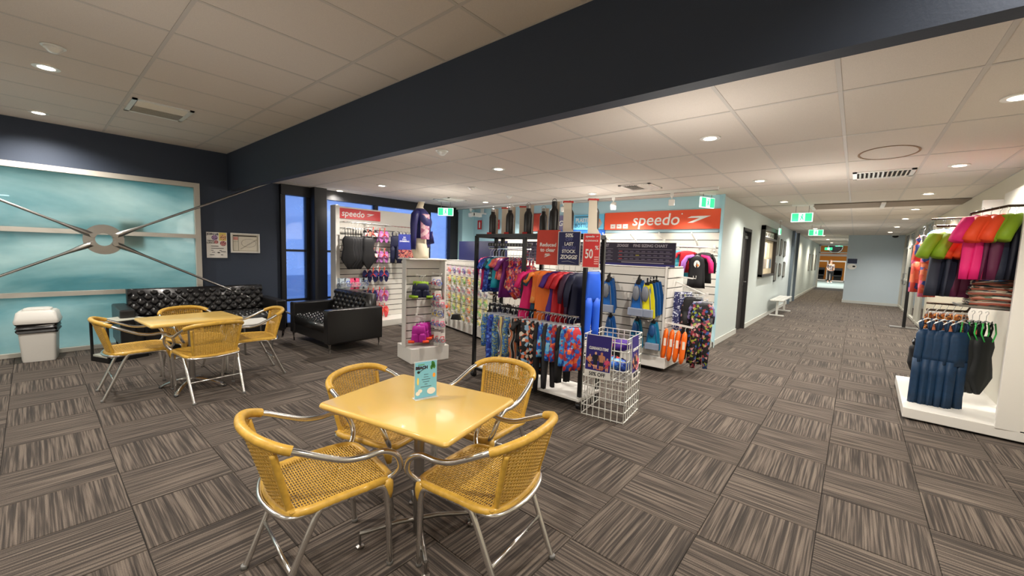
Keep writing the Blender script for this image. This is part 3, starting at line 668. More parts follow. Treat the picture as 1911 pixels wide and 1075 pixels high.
# ================================================================ cafe tables
YT = mat('mustard_laminate', (222, 184, 96), .28, coat=.35)
def table(x, y, deg, w, d, lab, kind):
    t = thing('cafe_table', lab, 'table', (x, y, 0), R(deg), 'square mustard topped cafe tables')
    def rr(w, d, r, n=4):
        o = []
        for cx, cy, a0 in ((w / 2 - r, d / 2 - r, 0), (-w / 2 + r, d / 2 - r, 90), (-w / 2 + r, -d / 2 + r, 180), (w / 2 - r, -d / 2 + r, 270)):
            for k in range(n + 1): a = R(a0 + 90 * k / n); o.append((cx + r * math.cos(a), cy + r * math.sin(a)))
        return o
    rings = [[(px, py, z) for px, py in rr(w - 2 * i, d - 2 * i, .02)] for i, z in ((.035, .708), (.012, .708), (.003, .716), (0, .724), (.003, .735), (.008, .74))]
    G().loft(rings).build('tabletop', YT, t, smooth=True)
    G().lathe([(.027, .03), (.027, .69), (.025, .7)], n=20).build('pole', STEEL, t, smooth=True)
    G().box((0, 0, .7), (.34, .06, .012)).box((0, 0, .7), (.06, .34, .012)).build('top_bracket', BLK, t)
    for k in range(4):
        a = PI / 4 + k * PI / 2 + R(3); c, s = math.cos(a), math.sin(a)
        if kind == 0:
            l = G().tube([(c * .02, s * .02, .1), (c * .1, s * .1, .1), (c * .29, s * .29, .075)], [.013, .012, .011], 10).build('leg', STEEL, t, smooth=True)
            G().lathe([(.02, 0), (.02, .012), (.007, .018), (.006, .075)], (c * .29, s * .29, 0), 12).build('levelling_foot', STEEL, l, smooth=True)
        else:
            l = G().tube(spl([(c * .02, s * .02, .1), (c * .12, s * .12, .085), (c * .22, s * .22, .05), (c * .29, s * .29, .012)], 4), [.02] * 12 + [.014], 8, flat=.6).build('leg', ALU, t, smooth=True)
            G().ell((c * .29, s * .29, .01), (.02, .02, .01), 8, 4).build('foot_cap', BLKP, l)
    return t
table(-1.66, 1.262, 12, .8, .6, 'mustard topped cafe table in front carrying the small menu card', 0)
table(-5.2, 1.03, 94, .76, .6, 'mustard topped cafe table near the sofas with nothing on it', 1)
# menu card
t = thing('menu_card', 'small blue menu card in a clear stand on the front table', 'menu card', (-1.675, 1.31, .7405), R(76))
rect(t, 'card', -.06, .004, .06, .195, mat('menu_blue', (120, 190, 215), .4), 0, .002)
G().b2((-.064, .0025, 0), (.064, .0035, .2)).b2((-.064, -.02, 0), (.064, .03, .002)).build('clear_stand', mat('clear_acrylic', (230, 238, 240), .1, alpha=.35), t)
text(t, 'BEACH', .021, (-.025, -.003, .165), mat('menu_dark', (40, 30, 50), .5), bold=.0012); rect(t, 'text_line', -.045, .179, -.01, .184, mat('menu_green', (90, 160, 110), .5), -.002, .001)
for k, s in enumerate([.012, .013, .024, .018, .008, .03]): rect(t, 'text_line', -s, .126 - k * .013, s, .1285 - k * .013, mat('menu_text', (70, 100, 120), .5), -.002, .001)
for k, (a, b) in enumerate([(.035, .17), (.042, .178), (.03, .162), (.045, .165), (.036, .183)]): disc(t, 'mint_leaf', a, b, .007, .012, mat('leaf_green', (50, 120, 50), .5), -.002, .001)
disc(t, 'mango', .045, .118, .008, .012, mat('mango', (235, 160, 60), .5), -.002, .001); disc(t, 'banana', -.045, .095, .005, .02, mat('banana', (240, 215, 110), .5), -.002, .001)
disc(t, 'coconut', -.045, .03, .012, .011, PAPER, -.002, .001); disc(t, 'coconut', -.033, .042, .012, .01, PAPER, -.002, .001); disc(t, 'milk_splash', .03, .035, .024, .018, PAPER, -.002, .001)
disc(t, 'spoon', -.042, .143, .008, .007, INK, -.002, .001); G().tube([(-.035, -.003, .146), (-.012, -.003, .158)], .0012, 5).build('spoon', INK, t)

# ================================================================ tufted sofas
LEATH = mat('black_leather', (24, 23, 24), .34, bump=(180, .2, .001), coat=.15)
def tuft(wi, h, pitch, amp):
    def f(x, z):
        a = (x / pitch + z / pitch); b = (x / pitch - z / pitch)
        v = abs(math.sin(PI * a / 1)) * abs(math.sin(PI * b / 1))
        return amp * min(1, 1.25 * v ** .5)
    return f
def sofa(x, y, deg, w, d, lab, bh=.8):
    t = thing('tufted_sofa', lab, 'sofa', (x, y, 0), R(deg))
    aw = .15; wi = w - 2 * aw
    G().b2((-w / 2 + .01, -d / 2 + .02, .14), (w / 2 - .01, d / 2 - .02, .3)).build('base', LEATH, t, bevel=.015)
    for s in (-1, 1):
        G().b2((s * w / 2, -d / 2, .13), (s * (w / 2 - aw), d / 2, .62)).build('armrest', LEATH, t, bevel=.02)
    pz = .14
    f = tuft(wi, .3, pz, .045)
    g = G(); nx = int(wi / .011)
    g.sheet(lambda u, v: (-wi / 2 + u * wi, -d / 2 + .01 + v * (d - .25), .405 + f(u * wi, v * (d - .25)) * min(1, 12 * v + .1, 12 * (1 - v) + .1) - .03 * max(0, 1 - 18 * v)), nx, int((d - .25) / .011))
    g.b2((-wi / 2, -d / 2 + .01, .29), (wi / 2, d / 2 - .2, .405))
    c = g.build('seat_cushion', LEATH, t, smooth=2)
    h = bh - .42
    g = G(); g.sheet(lambda u, v: (-wi / 2 + u * wi, d / 2 - .2 - f(u * wi, v * h) * min(1, 14 * v, 14 * (1 - v)) - .012 + .05 * v, .43 + v * h), nx, int(h / .011))
    g.b2((-wi / 2, d / 2 - .2, .3), (wi / 2, d / 2 - .02, bh))
    bc = g.build('back_cushion', LEATH, t, smooth=2)
    bm_ = G().ell((0, 0, 0), (.013, .009, .013), 8, 5).mesh('button', smooth=2)
    for i in range(1, int(wi / pz)):
        for j in range(1, int(h / pz * 2) + 1):
            if True:
                X = i * pz - (pz / 2 if j % 2 else 0); Z = j * pz / 2
                if X < wi - .03 and X > .03 and Z < h - .03: link('button', bm_, LEATH, bc, (-wi / 2 + X, d / 2 - .214 + .05 * Z / h, .43 + Z))
    for sx in (-1, 1):
        for sy in (-1, 1):
            G().prism([(sx * (w / 2 - .015), .14), (sx * (w / 2 - .13), .14), (sx * (w / 2 - .05), .105), (sx * (w / 2 - .04), 0), (sx * (w / 2 - .06), 0)][::1], .02, sy * (d / 2 - .04) - .01).build('leg', CHROME, t)
    return t
sofa(-7.5, 1.68, 90, 1.98, .82, 'long black button tufted sofa against the dark wall under the posters', .82)
sofa(-6.2, 3.06, 0, 1.3, .86, 'shorter black tufted sofa facing the cafe tables beside the shop', .8)
t = thing('low_side_table', 'low white topped table glimpsed between the two black sofas', 'table', (-6.5, 2.0, 0))
G().b2((-.25, -.2, .4), (.25, .2, .42)).build('tabletop', W, t)
for a in (-1, 1):
    for b in (-1, 1): G().cyl((a * .22, b * .17, 0), (a * .22, b * .17, .4), .012).build('leg', STEEL, t, smooth=True)
# display cube beside the sofa
t = thing('cube_side_table', 'small black framed cube table with pale top left of the long sofa', 'side table', (-7.1, .68, 0), R(22))
for a in (-1, 1):
    for b in (-1, 1): G().box((a * .16, b * .2, .25), (.022, .022, .5)).build('post', BLK, t)
g = G()
for z in (.03, .49):
    for b in (-1, 1): g.box((0, b * .2, z), (.34, .022, .03 if z > .1 else .06))
    for a in (-1, 1): g.box((a * .16, 0, z), (.022, .4, .03 if z > .1 else .06))
g.build('rail', BLK, t); G().box((0, 0, .508), (.34, .42, .012)).build('top_panel', mat('pale_top', (205, 205, 190), .3), t); G().box((0, 0, .07), (.32, .4, .02)).build('lower_shelf', mat('pale_top', (205, 205, 190), .3), t)
for a in (-1, 1): G().box((a * .155, 0, .28), (.004, .38, .4)).build('glass_side', GLASS, t)
t = thing('magazine', 'pale magazine lying inside the cube side table', 'magazine', (-7.1, .68, .082), R(40))
G().box((0, 0, .006), (.2, .26, .012)).build('pages', PAPER, t); G().box((0, 0, .0125), (.2, .26, .002)).build('cover', mat('magazine_cover', (205, 185, 120), .4), t)
# bin
t = thing('swing_bin', 'white plastic swing bin with black liner by the steamed window', 'bin', (-7.66, .02, 0), R(82))
BINM = mat('white_bin_plastic', (222, 220, 214), .4)
def rrect(w, d, z, r=.03, n=4):
    o = []
    for cx, cy, a0 in ((w / 2 - r, d / 2 - r, 0), (-w / 2 + r, d / 2 - r, 90), (-w / 2 + r, -d / 2 + r, 180), (w / 2 - r, -d / 2 + r, 270)):
        for k in range(n + 1): a = R(a0 + 90 * k / n); o.append((cx + r * math.cos(a), cy + r * math.sin(a), z))
    return o
G().loft([rrect(.27, .26, 0), rrect(.28, .27, .03), rrect(.32, .3, .46)]).build('body', BINM, t, smooth=True)
g = G(); rg_ = []
for k in range(9):
    z = .36 + .13 * k / 8; r_ = rrect(.335 + .018 * math.sin(k * 2.3), .315 + .018 * math.cos(k * 1.9), z)
    rg_.append([(p[0] + .004 * math.sin(i * 2.1 + k), p[1] + .004 * math.cos(i * 1.7 + k), p[2] + .01 * math.sin(i * 1.3)) for i, p in enumerate(r_)])
g.loft(rg_).build('bin_liner', mat('black_bin_bag', (30, 28, 28), .3), t, smooth=True)
G().loft([rrect(.36, .34, .47), rrect(.37, .35, .5), rrect(.35, .33, .53), rrect(.33, .3, .6, .04), rrect(.29, .26, .62, .04)]).build('lid', BINM, t, smooth=True)
G().loft([rrect(.24, .2, .615), rrect(.235, .195, .64, .04), rrect(.18, .15, .65, .04)]).build('swing_flap', BINM, t, smooth=True)

# ================================================================ wall posters
t = thing('poster', 'white JOIN US poster with four round food photos on the dark wall', 'poster', (-7.985, 1.965, 1.478), PI / 2)
rect(t, 'sheet', -.14, -.207, .14, .207, PAPER, .002, .004)
text(t, 'JOIN US', .044, (-.055, -.004, .175), mat('ink_navy', (30, 40, 70), .5), bold=.0015)
text(t, 'TRIVIA\nLUNCH', .032, (-.082, -.004, .05), INK, bold=.0008, name='lettering')
for x, z, r, c in ((-.03, .12, .042, (110, 80, 120)), (.085, .13, .045, (190, 140, 90)), (-.01, .05, .028, (150, 80, 80)), (.085, .03, .043, (150, 85, 55))):
    disc(t, 'round_photo', x, z, r, r, pattern('food_%d' % c[0], [c, tuple(min(255, v + 60) for v in c), tuple(v // 2 for v in c)], 60, 'noise'), -.003)
rect(t, 'yellow_patch', .03, .075, .13, .205, mat('poster_yellow', (225, 205, 110), .6), -.0025, .0005)
for x0, z0, x1 in ((-.08, -.02, .02), (-.08, -.055, .09), (-.08, -.09, -.05), (.03, -.09, .06), (-.07, -.12, -.03), (.05, -.11, .12), (-.1, -.16, -.04), (.05, -.16, .08)): rect(t, 'text_line', x0, z0, x1, z0 + .008, INK)
disc(t, 'swimmer_mark', .02, -.12, .02, .008, INK)
t = thing('framed_plan', 'white framed evacuation plan on the dark wall', 'picture', (-7.985, 2.37, 1.525), PI / 2)
G().b2((-.215, -.02, -.165), (.215, .0, -.145)).b2((-.215, -.02, .145), (.215, .0, .165)).b2((-.215, -.02, -.145), (-.195, 0, .145)).b2((.195, -.02, -.145), (.215, 0, .145)).build('frame', W, t)
rect(t, 'sheet', -.2, -.15, .2, .15, mat('plan_paper', (222, 216, 200), .6), 0, .004)
for a in ((-.18, .11, .17, .13), (-.18, -.13, .18, -.127), (-.18, .13, -.177, -.13), (.177, .13, .18, -.13), (-.105, .11, -.102, -.13), (-.177, .02, -.105, .023)): rect(t, 'plan_line', *a, mat('plan_ink', (70, 66, 58), .6), -.005, .001)
rect(t, 'title_bar', -.18, .113, -.11, .13, INK, -.006, .001)
for k in range(14): rect(t, 'plan_line', -.08 + .25 * ((k * 37) % 14) / 14, -.1 + .17 * ((k * 23) % 14) / 14, -.05 + .25 * ((k * 37) % 14) / 14, -.096 + .17 * ((k * 23) % 14) / 14, MATS['plan_ink'], -.005, .001)
G().tube([(-.06 + .22 * (.5 + .5 * math.cos(a)), -.006, .0 + .07 * math.sin(a)) for a in [k * PI / 8 for k in range(16)]], .0015, 4, closed=True).build('plan_line', MATS['plan_ink'], t)
rect(t, 'red_key', -.175, .05, -.11, .1, mat('plan_red', (215, 150, 140), .6), -.005, .001)

# ================================================================ corridor fittings
t = thing('notice_board', 'tall black framed notice cabinet with four columns of paper', 'notice board', (-1.795, 12.3, 1.74), PI / 2)
G().b2((-.98, -.09, -.62), (-.9, 0, .62)).b2((.9, -.09, -.62), (.98, 0, .62)).b2((-.98, -.09, .52), (.98, 0, .62)).b2((-.98, -.09, -.62), (.98, 0, -.56)).b2((-.9, -.09, .3), (.9, -.02, .35)).build('frame', mat('dark_bronze', (48, 42, 38), .4), t)
rect(t, 'backing', -.9, -.56, .9, .52, mat('cork_tan', (190, 178, 150), .7), -.01, .004)
rect(t, 'header', -.85, .37, .85, .5, PAPER, -.016)
for k in range(5): rect(t, 'header_mark', -.75 + k * .33, .4, -.55 + k * .33, .47, mat('bronze_mark', (120, 112, 100), .5), -.018)
for k in range(4): rect(t, 'paper_column', -.82 + k * .42, -.14, -.5 + k * .42, .27, mat('cream_page', (222, 208, 176), .6), -.016)
for k in range(4): rect(t, 'flyer', -.8 + k * .42, -.42, -.5 + k * .42, -.18, [INK, mat('flyer_grey', (140, 130, 120), .6), PAPER, mat('flyer_blue', (90, 110, 130), .6)][k], -.016)
for i, (y, z, w, h) in enumerate([(14.0, 1.95, .3, .55), (14.8, 1.93, .3, .5), (15.6, 1.9, .3, .5), (14.0, 1.2, .3, .55), (14.9, 1.25, .3, .4), (15.8, 1.25, .3, .5)]):
    t = thing('picture_frame', ['upper', 'lower'][i // 3] + ' row silver picture frame, ' + ['nearest the notice board', 'middle of its row', 'farthest from the notice board'][i % 3], 'picture frame', (-1.795, y, z), PI / 2, 'silver picture frames on the corridor wall')
    G().b2((-w / 2, -.03, -h / 2), (-w / 2 + .03, 0, h / 2)).b2((w / 2 - .03, -.03, -h / 2), (w / 2, 0, h / 2)).b2((-w / 2, -.03, h / 2 - .03), (w / 2, 0, h / 2)).b2((-w / 2, -.03, -h / 2), (w / 2, 0, -h / 2 + .03)).build('frame', STEEL, t)
    rect(t, 'print', -w / 2 + .03, -h / 2 + .03, w / 2 - .03, h / 2 - .03, mat('certificate', (205, 208, 200), .5), -.006)
for i, (y, z) in enumerate([(25.0, 1.5), (27.0, 1.5), (29.0, 1.5)]):
    t = thing('picture_frame', ['thin frame on the yellowish end of the left wall, nearest', 'thin frame on the yellowish end of the left wall, middle', 'thin frame on the left wall close to the gym'][i], 'picture frame', (-1.795, y, z), PI / 2, 'thin frames deep in the corridor')
    rect(t, 'print', -.25, -.4, .25, .4, mat('certificate', (205, 208, 200), .5), -.006); G().b2((-.28, -.02, -.43), (-.25, 0, .43)).build('frame', BLK, t); G().b2((.25, -.02, -.43), (.28, 0, .43)).build('frame', BLK, t)
t = thing('bench', 'white slatted bench against the left corridor wall', 'bench', (-1.58, 14.1, 0), PI / 2)
for k in range(3): G().box((0, -.11 + k * .11, .44), (1.9, .095, .03)).build('slat', WM, t, bevel=.004)
for s in (-1, 1):
    G().box((s * .75, 0, .22), (.05, .05, .41)).box((s * .75, 0, .41), (.05, .3, .03)).box((s * .75, 0, .015), (.07, .34, .03)).build('leg', WM, t)
t = thing('stanchion_post', 'slim black post on a flat base by the glazed shop front', 'post', (1.0, 13.6, 0))
G().box((0, 0, .75), (.06, .05, 1.46)).build('post', BLK, t); G().box((0, 0, .012), (.5, .3, .022)).build('base_plate', STEEL, t)
t = thing('wall_plate', 'dark and white plate on the edge of the far blue wall', 'sign', (-.12, 20.345, 1.5))
rect(t, 'upper_plate', -.14, .02, .14, .2, mat('ink_navy', (30, 40, 70), .5), 0, .01); disc(t, 'round_plate', 0, -.1, .14, .11, PAPER, 0, .01); rect(t, 'mark', .02, -.12, .1, -.06, INK, -.011)
t = thing('dome_camera', 'small dark dome camera at the top of the far blue wall', 'camera', (1.0, 20.2, ZL)); G().ell((0, 0, -.04), (.09, .09, .07)).build('dome', BLKP, t, smooth=True); G().lathe([(.1, -.03), (.1, 0)], n=16).build('base', WM, t)
t = thing('wall_speaker_camera', 'white bullet camera high in the far left shop corner', 'camera', (-7.3, 7.3, 2.42))
G().b2((-.05, -.2, -.05), (.05, .05, .05)).build('body', WM, t, bevel=.01); G().cyl((0, -.2, 0), (0, -.22, 0), .04).build('lens', BLKP, t); G().box((0, .14, .05), (.04, .2, .04)).box((0, .1, .12), (.06, .06, .1)).build('bracket', WM, t)

# ================================================================ garments
def ringe(cx, cz, w, d, n=20, fold=0.0, ph=0.0, k=5, cy=0.0, p=.8):
    o = []
    for j in range(n):
        a = 2 * PI * j / n; c, s = math.cos(a), math.sin(a)
        x = cx + w * math.copysign(abs(c) ** p, c); y = cy + d * math.copysign(abs(s) ** p, s) + fold * math.sin(k * x / max(w, .02) * 1.6 + ph)
        o.append((x, y, cz))
    return o
GC = {}
def garment_mesh(kind, L, W_, seed):
    key = (kind, round(L, 2), round(W_, 2), seed % 3)
    if key in GC: return GC[key]
    rnd = random.Random(seed % 3 * 17 + len(kind)); g = G(); ph = rnd.uniform(0, 6)
    h = W_ / 2; top = -.09
    def body(prof, fold=.01, k=5, cx=0):
        g.loft([ringe(cx + c[3] if len(c) > 3 else cx, top - c[0] * L, c[1] * h, c[2], fold=fold * min(1, c[0] * 3), ph=ph + c[0] * 2, k=k) for c in prof])
    if kind in ('tee', 'long', 'dress'):
        fl = 1.0 if kind != 'dress' else 1.25
        body([(0, .3, .018), (.03, .56, .03), (.09, .74, .036), (.2, .68, .038), (.35, .66, .036), (.5, .68 * (fl * .5 + .5), .036), (.65, .7 * fl, .034), (.8, .73 * fl, .034), (1, .78 * fl, .03)], .019, 7)
        for s in (-1, 1):
            sl = .2 if kind != 'long' else .55
            a = Vector((s * h * .6, 0, top - .03)); b = Vector((s * h * .98, .01, top - .06 - L * sl * .55)); c = Vector((s * h * (1.12 if kind != 'long' else .98), .012, top - .06 - L * sl))
            g.tube([a, (a + b) / 2 + Vector((s * .012, 0, .012)), b, c], [.042, .046, .042, .042 if kind != 'long' else .028], 10, flat=.55)
    elif kind == 'swimsuit':
        body([(.2, .4, .02), (.26, .58, .035), (.34, .64, .04), (.48, .54, .036), (.64, .68, .04), (.76, .76, .04), (.86, .5, .032), (.95, .24, .024), (1, .12, .014)], .006)
        for s in (-1, 1):
            g.tube([(s * h * .34, 0, top - L * .22), (s * h * .36, .012, top - L * .08), (s * h * .38, 0, top - .002), (s * h * .36, -.014, top - L * .09), (s * h * .34, 0, top - L * .23)], .011, 6, flat=.5)
    elif kind in ('shorts', 'jammer', 'leggings'):
        leg = {'shorts': .55, 'jammer': .62, 'leggings': .78}[kind]; e = {'shorts': .5, 'jammer': .36, 'leggings': .2}[kind]
        body([(0, .74, .022), (.04, .78, .03), (.15, .86, .036), (1 - leg, .95, .038), (1 - leg + .05, .9, .03)], .006)
        for s in (-1, 1):
            g.loft([ringe(s * h * (.42 + .1 * q), top - L * (1 - leg + leg * q), h * ((.48 - (.48 - e) * q) if kind != 'shorts' else .48 + .04 * q), .036 - .012 * q, n=16, fold=.006 * q, ph=ph + q * 3) for q in (0, .25, .5, .75, 1)])
    elif kind == 'suit':     # one piece jammer suit with straps
        body([(.12, .42, .02), (.18, .6, .034), (.3, .58, .036), (.42, .64, .036), (.5, .62, .034)], .01)
        for s in (-1, 1):
            g.loft([ringe(s * h * (.32 + .06 * q), top - L * (.46 + .54 * q), h * (.31 - .06 * q), .034 - .009 * q, n=16, fold=.01 * q, ph=ph + q * 3) for q in (0, .3, .65, 1)])
            g.tube([(s * h * .36, 0, top - L * .14), (s * h * .4, .014, top - L * .06), (s * h * .34, 0, top), (s * h * .4, -.014, top - L * .06), (s * h * .36, 0, top - L * .15)], .013, 6, flat=.5)
    elif kind == 'towel':
        body([(0, .5, .03), (.1, .7, .04), (.4, .76, .045), (.7, .8, .045), (1, .84, .045)], .02, 7)
    GC[key] = g.mesh('garment', smooth=2); return GC[key]
HG = {}
def hanger_mesh(w, kind):
    k = (round(w, 2), kind)
    if k not in HG:
        g = G()
        g.tube([(.0, 0, -.075), (0, 0, -.03), (.006, 0, -.022), (.018, 0, -.012), (.017, 0, .004), (.004, 0, .012), (-.012, 0, .005), (-.015, 0, -.004)], .0025, 6)
        h = w / 2
        if kind == 'clip': g.box((0, 0, -.078), (w * .8, .008, .01)).box((-h * .7, 0, -.09), (.022, .016, .03)).box((h * .7, 0, -.09), (.022, .016, .03))
        else: g.tube([(-h * .66, 0, -.128), (-h * .36, 0, -.104), (0, 0, -.084), (h * .36, 0, -.104), (h * .66, 0, -.128)], [.005, .009, .011, .009, .005], 6, flat=.6)
        HG[k] = g.mesh('hanger', smooth=2)
    return HG[k]
TAGM = G().box((0, 0, -.045), (.045, .003, .08)).mesh('price_tag')
GN = {'tee': ('swim_tee', 'swim tee'), 'long': ('rash_top', 'swim top'), 'dress': ('beach_dress', 'dress'), 'swimsuit': ('swimsuit', 'swimsuit'), 'shorts': ('swim_shorts', 'swim shorts'), 'jammer': ('swim_jammers', 'swim shorts'), 'leggings': ('swim_leggings', 'leggings'), 'suit': ('knee_suit', 'swimsuit'), 'towel': ('hooded_towel', 'towel')}
gcount = [0]
def garment(kind, m, L, W_, x, y, z, deg, lab, group, tag=None, clip=None, hm=None, sl=None):
    gcount[0] += 1; n, cat = GN[kind]
    t = thing(n, lab, cat, (x, y, z - .012), R(deg), group)
    link('garment_body', garment_mesh(kind, L, W_, gcount[0]), m, t)
    if clip is None: clip = kind in ('shorts', 'jammer', 'leggings')
    link('hanger', hanger_mesh(W_, 'clip' if clip else 'hook'), hm or CLEAR, t)
    if tag: o = link('price_tag', TAGM, tag, t, (W_ * .12, -.045, -.14)); o.rotation_euler = (0, R(18), 0)
    if sl: link('shoulder_panels', yoke_mesh(L, W_), sl, t)
    return t
def yoke_mesh(L, W_):
    k = ('yoke', round(L, 2), round(W_, 2))
    if k not in GC:
        g = G(); h = W_ / 2; top = -.09
        for s in (-1, 1):
            a = Vector((s * h * .22, 0, top + .004)); b = Vector((s * h * .66, .0, top - .024)); c = Vector((s * h * 1.0, .012, top - .06 - L * .15)); d = Vector((s * h * 1.16, .012, top - .06 - L * .27))
            g.tube([a, b, c, d], [.036, .056, .055, .053], 10, flat=.92)
        GC[k] = g.mesh('shoulder_panels', smooth=2)
    return GC[k]

# fabrics
F = dict(
 magenta=mat('fabric_magenta', (205, 30, 110), .6), magdk=mat('fabric_plum', (120, 20, 80), .6), teal=mat('fabric_turquoise', (20, 160, 185), .6),
 royal=pattern('fabric_royal_floral', [(35, 60, 160), (30, 50, 140), (45, 90, 200), (90, 130, 220), (30, 50, 140)], 45),
 leaf=pattern('fabric_teal_leaf', [(20, 60, 80), (30, 130, 150), (16, 40, 60), (150, 215, 215), (24, 90, 110)], 38),
 coral=pattern('fabric_coral', [(235, 110, 90), (240, 130, 105), (225, 95, 85)], 25), pinkc=pattern('fabric_pink_coral', [(235, 110, 110), (225, 90, 130), (245, 150, 130), (200, 80, 120)], 35),
 purple=mat('fabric_purple', (120, 35, 130), .6),
 flor=pattern('fabric_hot_floral', [(200, 40, 80), (235, 110, 60), (120, 40, 120), (245, 170, 150), (220, 60, 120), (70, 50, 140), (230, 80, 60)], 42),
 flor2=pattern('fabric_red_floral', [(215, 60, 50), (240, 130, 70), (230, 200, 160), (190, 40, 60), (120, 40, 90)], 36),
 flor3=pattern('fabric_berry_floral', [(170, 40, 100), (220, 80, 140), (90, 40, 120), (240, 150, 160), (60, 60, 150), (200, 50, 70)], 50),
 hotpink=mat('fabric_hot_pink', (225, 25, 115), .6), orange=mat('fabric_orange', (240, 120, 45), .6), red=mat('fabric_red', (190, 25, 40), .6), violet=mat('fabric_violet', (75, 35, 140), .6),
 orprint=pattern('fabric_orange_navy_print', [(240, 130, 50), (240, 140, 60), (30, 70, 95), (245, 165, 90), (240, 125, 45)], 16), darkpl=mat('fabric_dark_plum', (60, 30, 60), .6), navy=mat('fabric_navy', (22, 28, 60), .6),
 tealnavy=mat('fabric_deep_teal', (15, 80, 110), .6), blue=mat('fabric_bright_blue', (20, 90, 220), .6),
 black=mat('fabric_black', (18, 18, 22), .6), blackn=mat('fabric_black_navy', (18, 22, 38), .6), charc=mat('fabric_charcoal', (42, 42, 46), .65),
 camo=pattern('fabric_blue_camo', [(40, 90, 160), (80, 140, 200), (30, 60, 120), (170, 190, 120), (60, 120, 190)], 40, 'noise'),
 retro=pattern('fabric_retro_wave', [(30, 60, 100), (220, 225, 215), (30, 60, 100), (165, 80, 50), (40, 110, 150), (225, 200, 120)], 5, 'wave'),
 bwstripe=pattern('fabric_black_white_wave', [(20, 20, 24), (20, 20, 24), (225, 225, 220), (20, 20, 24), (190, 110, 70)], 6, 'wave'),
 koi=pattern('fabric_koi_print', [(22, 22, 28), (22, 22, 28), (220, 110, 70), (150, 190, 220), (22, 22, 28), (225, 215, 200)], 30),
 bluered=pattern('fabric_blue_kids', [(40, 110, 210), (70, 160, 230), (30, 70, 170), (210, 70, 60), (130, 200, 235)], 34),
 redblue=pattern('fabric_red_kids', [(200, 50, 60), (40, 90, 190), (230, 110, 60), (90, 160, 225), (160, 40, 60)], 34),
 paisley=pattern('fabric_navy_white_leaf', [(35, 40, 90), (35, 40, 90), (200, 205, 225), (50, 55, 110)], 60), lilacp=pattern('fabric_lilac_black', [(50, 45, 85), (130, 120, 180), (30, 28, 50), (160, 150, 200)], 45),
 tropic=pattern('fabric_black_tropic', [(20, 20, 26), (24, 22, 30), (150, 50, 70), (20, 20, 26), (50, 90, 160), (20, 20, 26), (150, 165, 60), (20, 20, 26), (200, 150, 150)], 34),
 lime=mat('fabric_lime', (130, 165, 25), .6), tang=mat('fabric_tangerine', (235, 75, 30), .6), maroon=mat('fabric_maroon', (88, 20, 60), .6), slate=mat('fabric_slate_navy', (38, 44, 62), .6), lilac=mat('fabric_lilac', (185, 120, 215), .6),
 coralp=pattern('fabric_coral_blue', [(225, 90, 70), (240, 130, 90), (60, 90, 170), (235, 110, 150), (225, 90, 70)], 20), bluew=pattern('fabric_blue_white', [(80, 160, 225), (225, 235, 245), (120, 190, 235), (60, 110, 190)], 26),
 denim=mat('fabric_petrol_blue', (14, 50, 82), .6, vary=(20, .2)), leop=pattern('fabric_leopard', [(200, 120, 40), (150, 70, 25), (60, 30, 20), (215, 140, 60)], 60), green=mat('fabric_black_green', (20, 24, 26), .6),
 turq=pattern('fabric_turquoise_print', [(60, 190, 215), (40, 170, 200), (110, 210, 225)], 20))
CARD = mat('orange_card', (240, 120, 90), .6)

# ================================================================ slat wall helper
SLATM = mat('slat_board_white', (216, 213, 205), .45); GROOVE = mat('slat_groove', (70, 66, 62), .7)
def slats(parent, w, z0, z1, pitch, y=0.0, name='slat', m=None, x0=None):
    """horizontal boards facing local -y with dark grooves between them"""
    n = max(1, round((z1 - z0) / pitch)); p = (z1 - z0) / n; xa = -w / 2 if x0 is None else x0
    G().b2((xa, y, z0), (xa + w, y + .012, z1)).build('groove_board', GROOVE, parent)
    me = G().b2((0, -.012, .004), (w, 0, p - .009)).mesh(name, bevel=.0015, seg=1)
    for i in range(n): link(name, me, m or SLATM, parent, (xa, y, z0 + i * p))
PEG = G().tube([(0, 0, 0), (0, -.25, 0), (0, -.262, .012)], .0035, 6).box((0, -.004, 0), (.03, .008, .03)).mesh('peg_hook', smooth=True)
def peg(parent, x, y, z): return link('peg_hook', PEG, WM, parent, (x, y, z))

# ================================================================ black clothes rack with bottles
RX0, RX1, RY0, RY1, RZ = -3.45, -1.97, 3.42, 3.76, 1.70
t = thing('clothes_rack', 'black square tube clothes rack on castors with bottles along its top', 'clothes rack', (-2.71, 3.59, 0))
ox, oy = -2.71, 3.59
def rb(a, b, n='rail'): return G().b2((a[0] - ox, a[1] - oy, a[2]), (b[0] - ox, b[1] - oy, b[2])).build(n, BLK, t)
for x, y in ((RX0, RY0), (RX1, RY0), (RX0, RY1), (RX1, RY1), (-2.74, RY0 + .02), (-3.34, RY1), (-2.74, RY1)):
    rb((x - .018, y - .018, .1), (x + .018, y + .018, RZ), 'post')
for y in (RY0, RY1):
    rb((RX0, y - .018, RZ - .02), (RX1, y + .018, RZ + .02)); rb((RX0, y - .018, .09), (RX1, y + .018, .12))
for x in (RX0, RX1, -2.74): rb((x - .018, RY0, RZ - .02), (x + .018, RY1, RZ + .02)); rb((x - .018, RY0, .09), (x + .018, RY1, .12))
G().b2((-.74, -.17, .12), (.0, .19, .14)).build('shelf_board', W, t, bevel=.003); G().b2((.02, -.25, .1), (.78, .2, .125)).build('shelf_board', W, t, bevel=.003)
for a, b, y, z, n in ((-3.42, -2.78, 3.6, 1.56, 'hanging_rail'), (-2.70, -2.0, 3.55, 1.44, 'hanging_rail'), (-3.4, -2.76, 3.62, 1.0, 'hanging_rail'), (-3.1, -2.5, 3.3, .93, 'hanging_rail'), (-2.48, -1.98, 3.36, .92, 'hanging_rail')):
    G().tube([(a - ox, y - oy, z), (b - ox, y - oy, z)], .011, 8).build(n, CHROME if y != 3.3 else BLK, t, smooth=True)
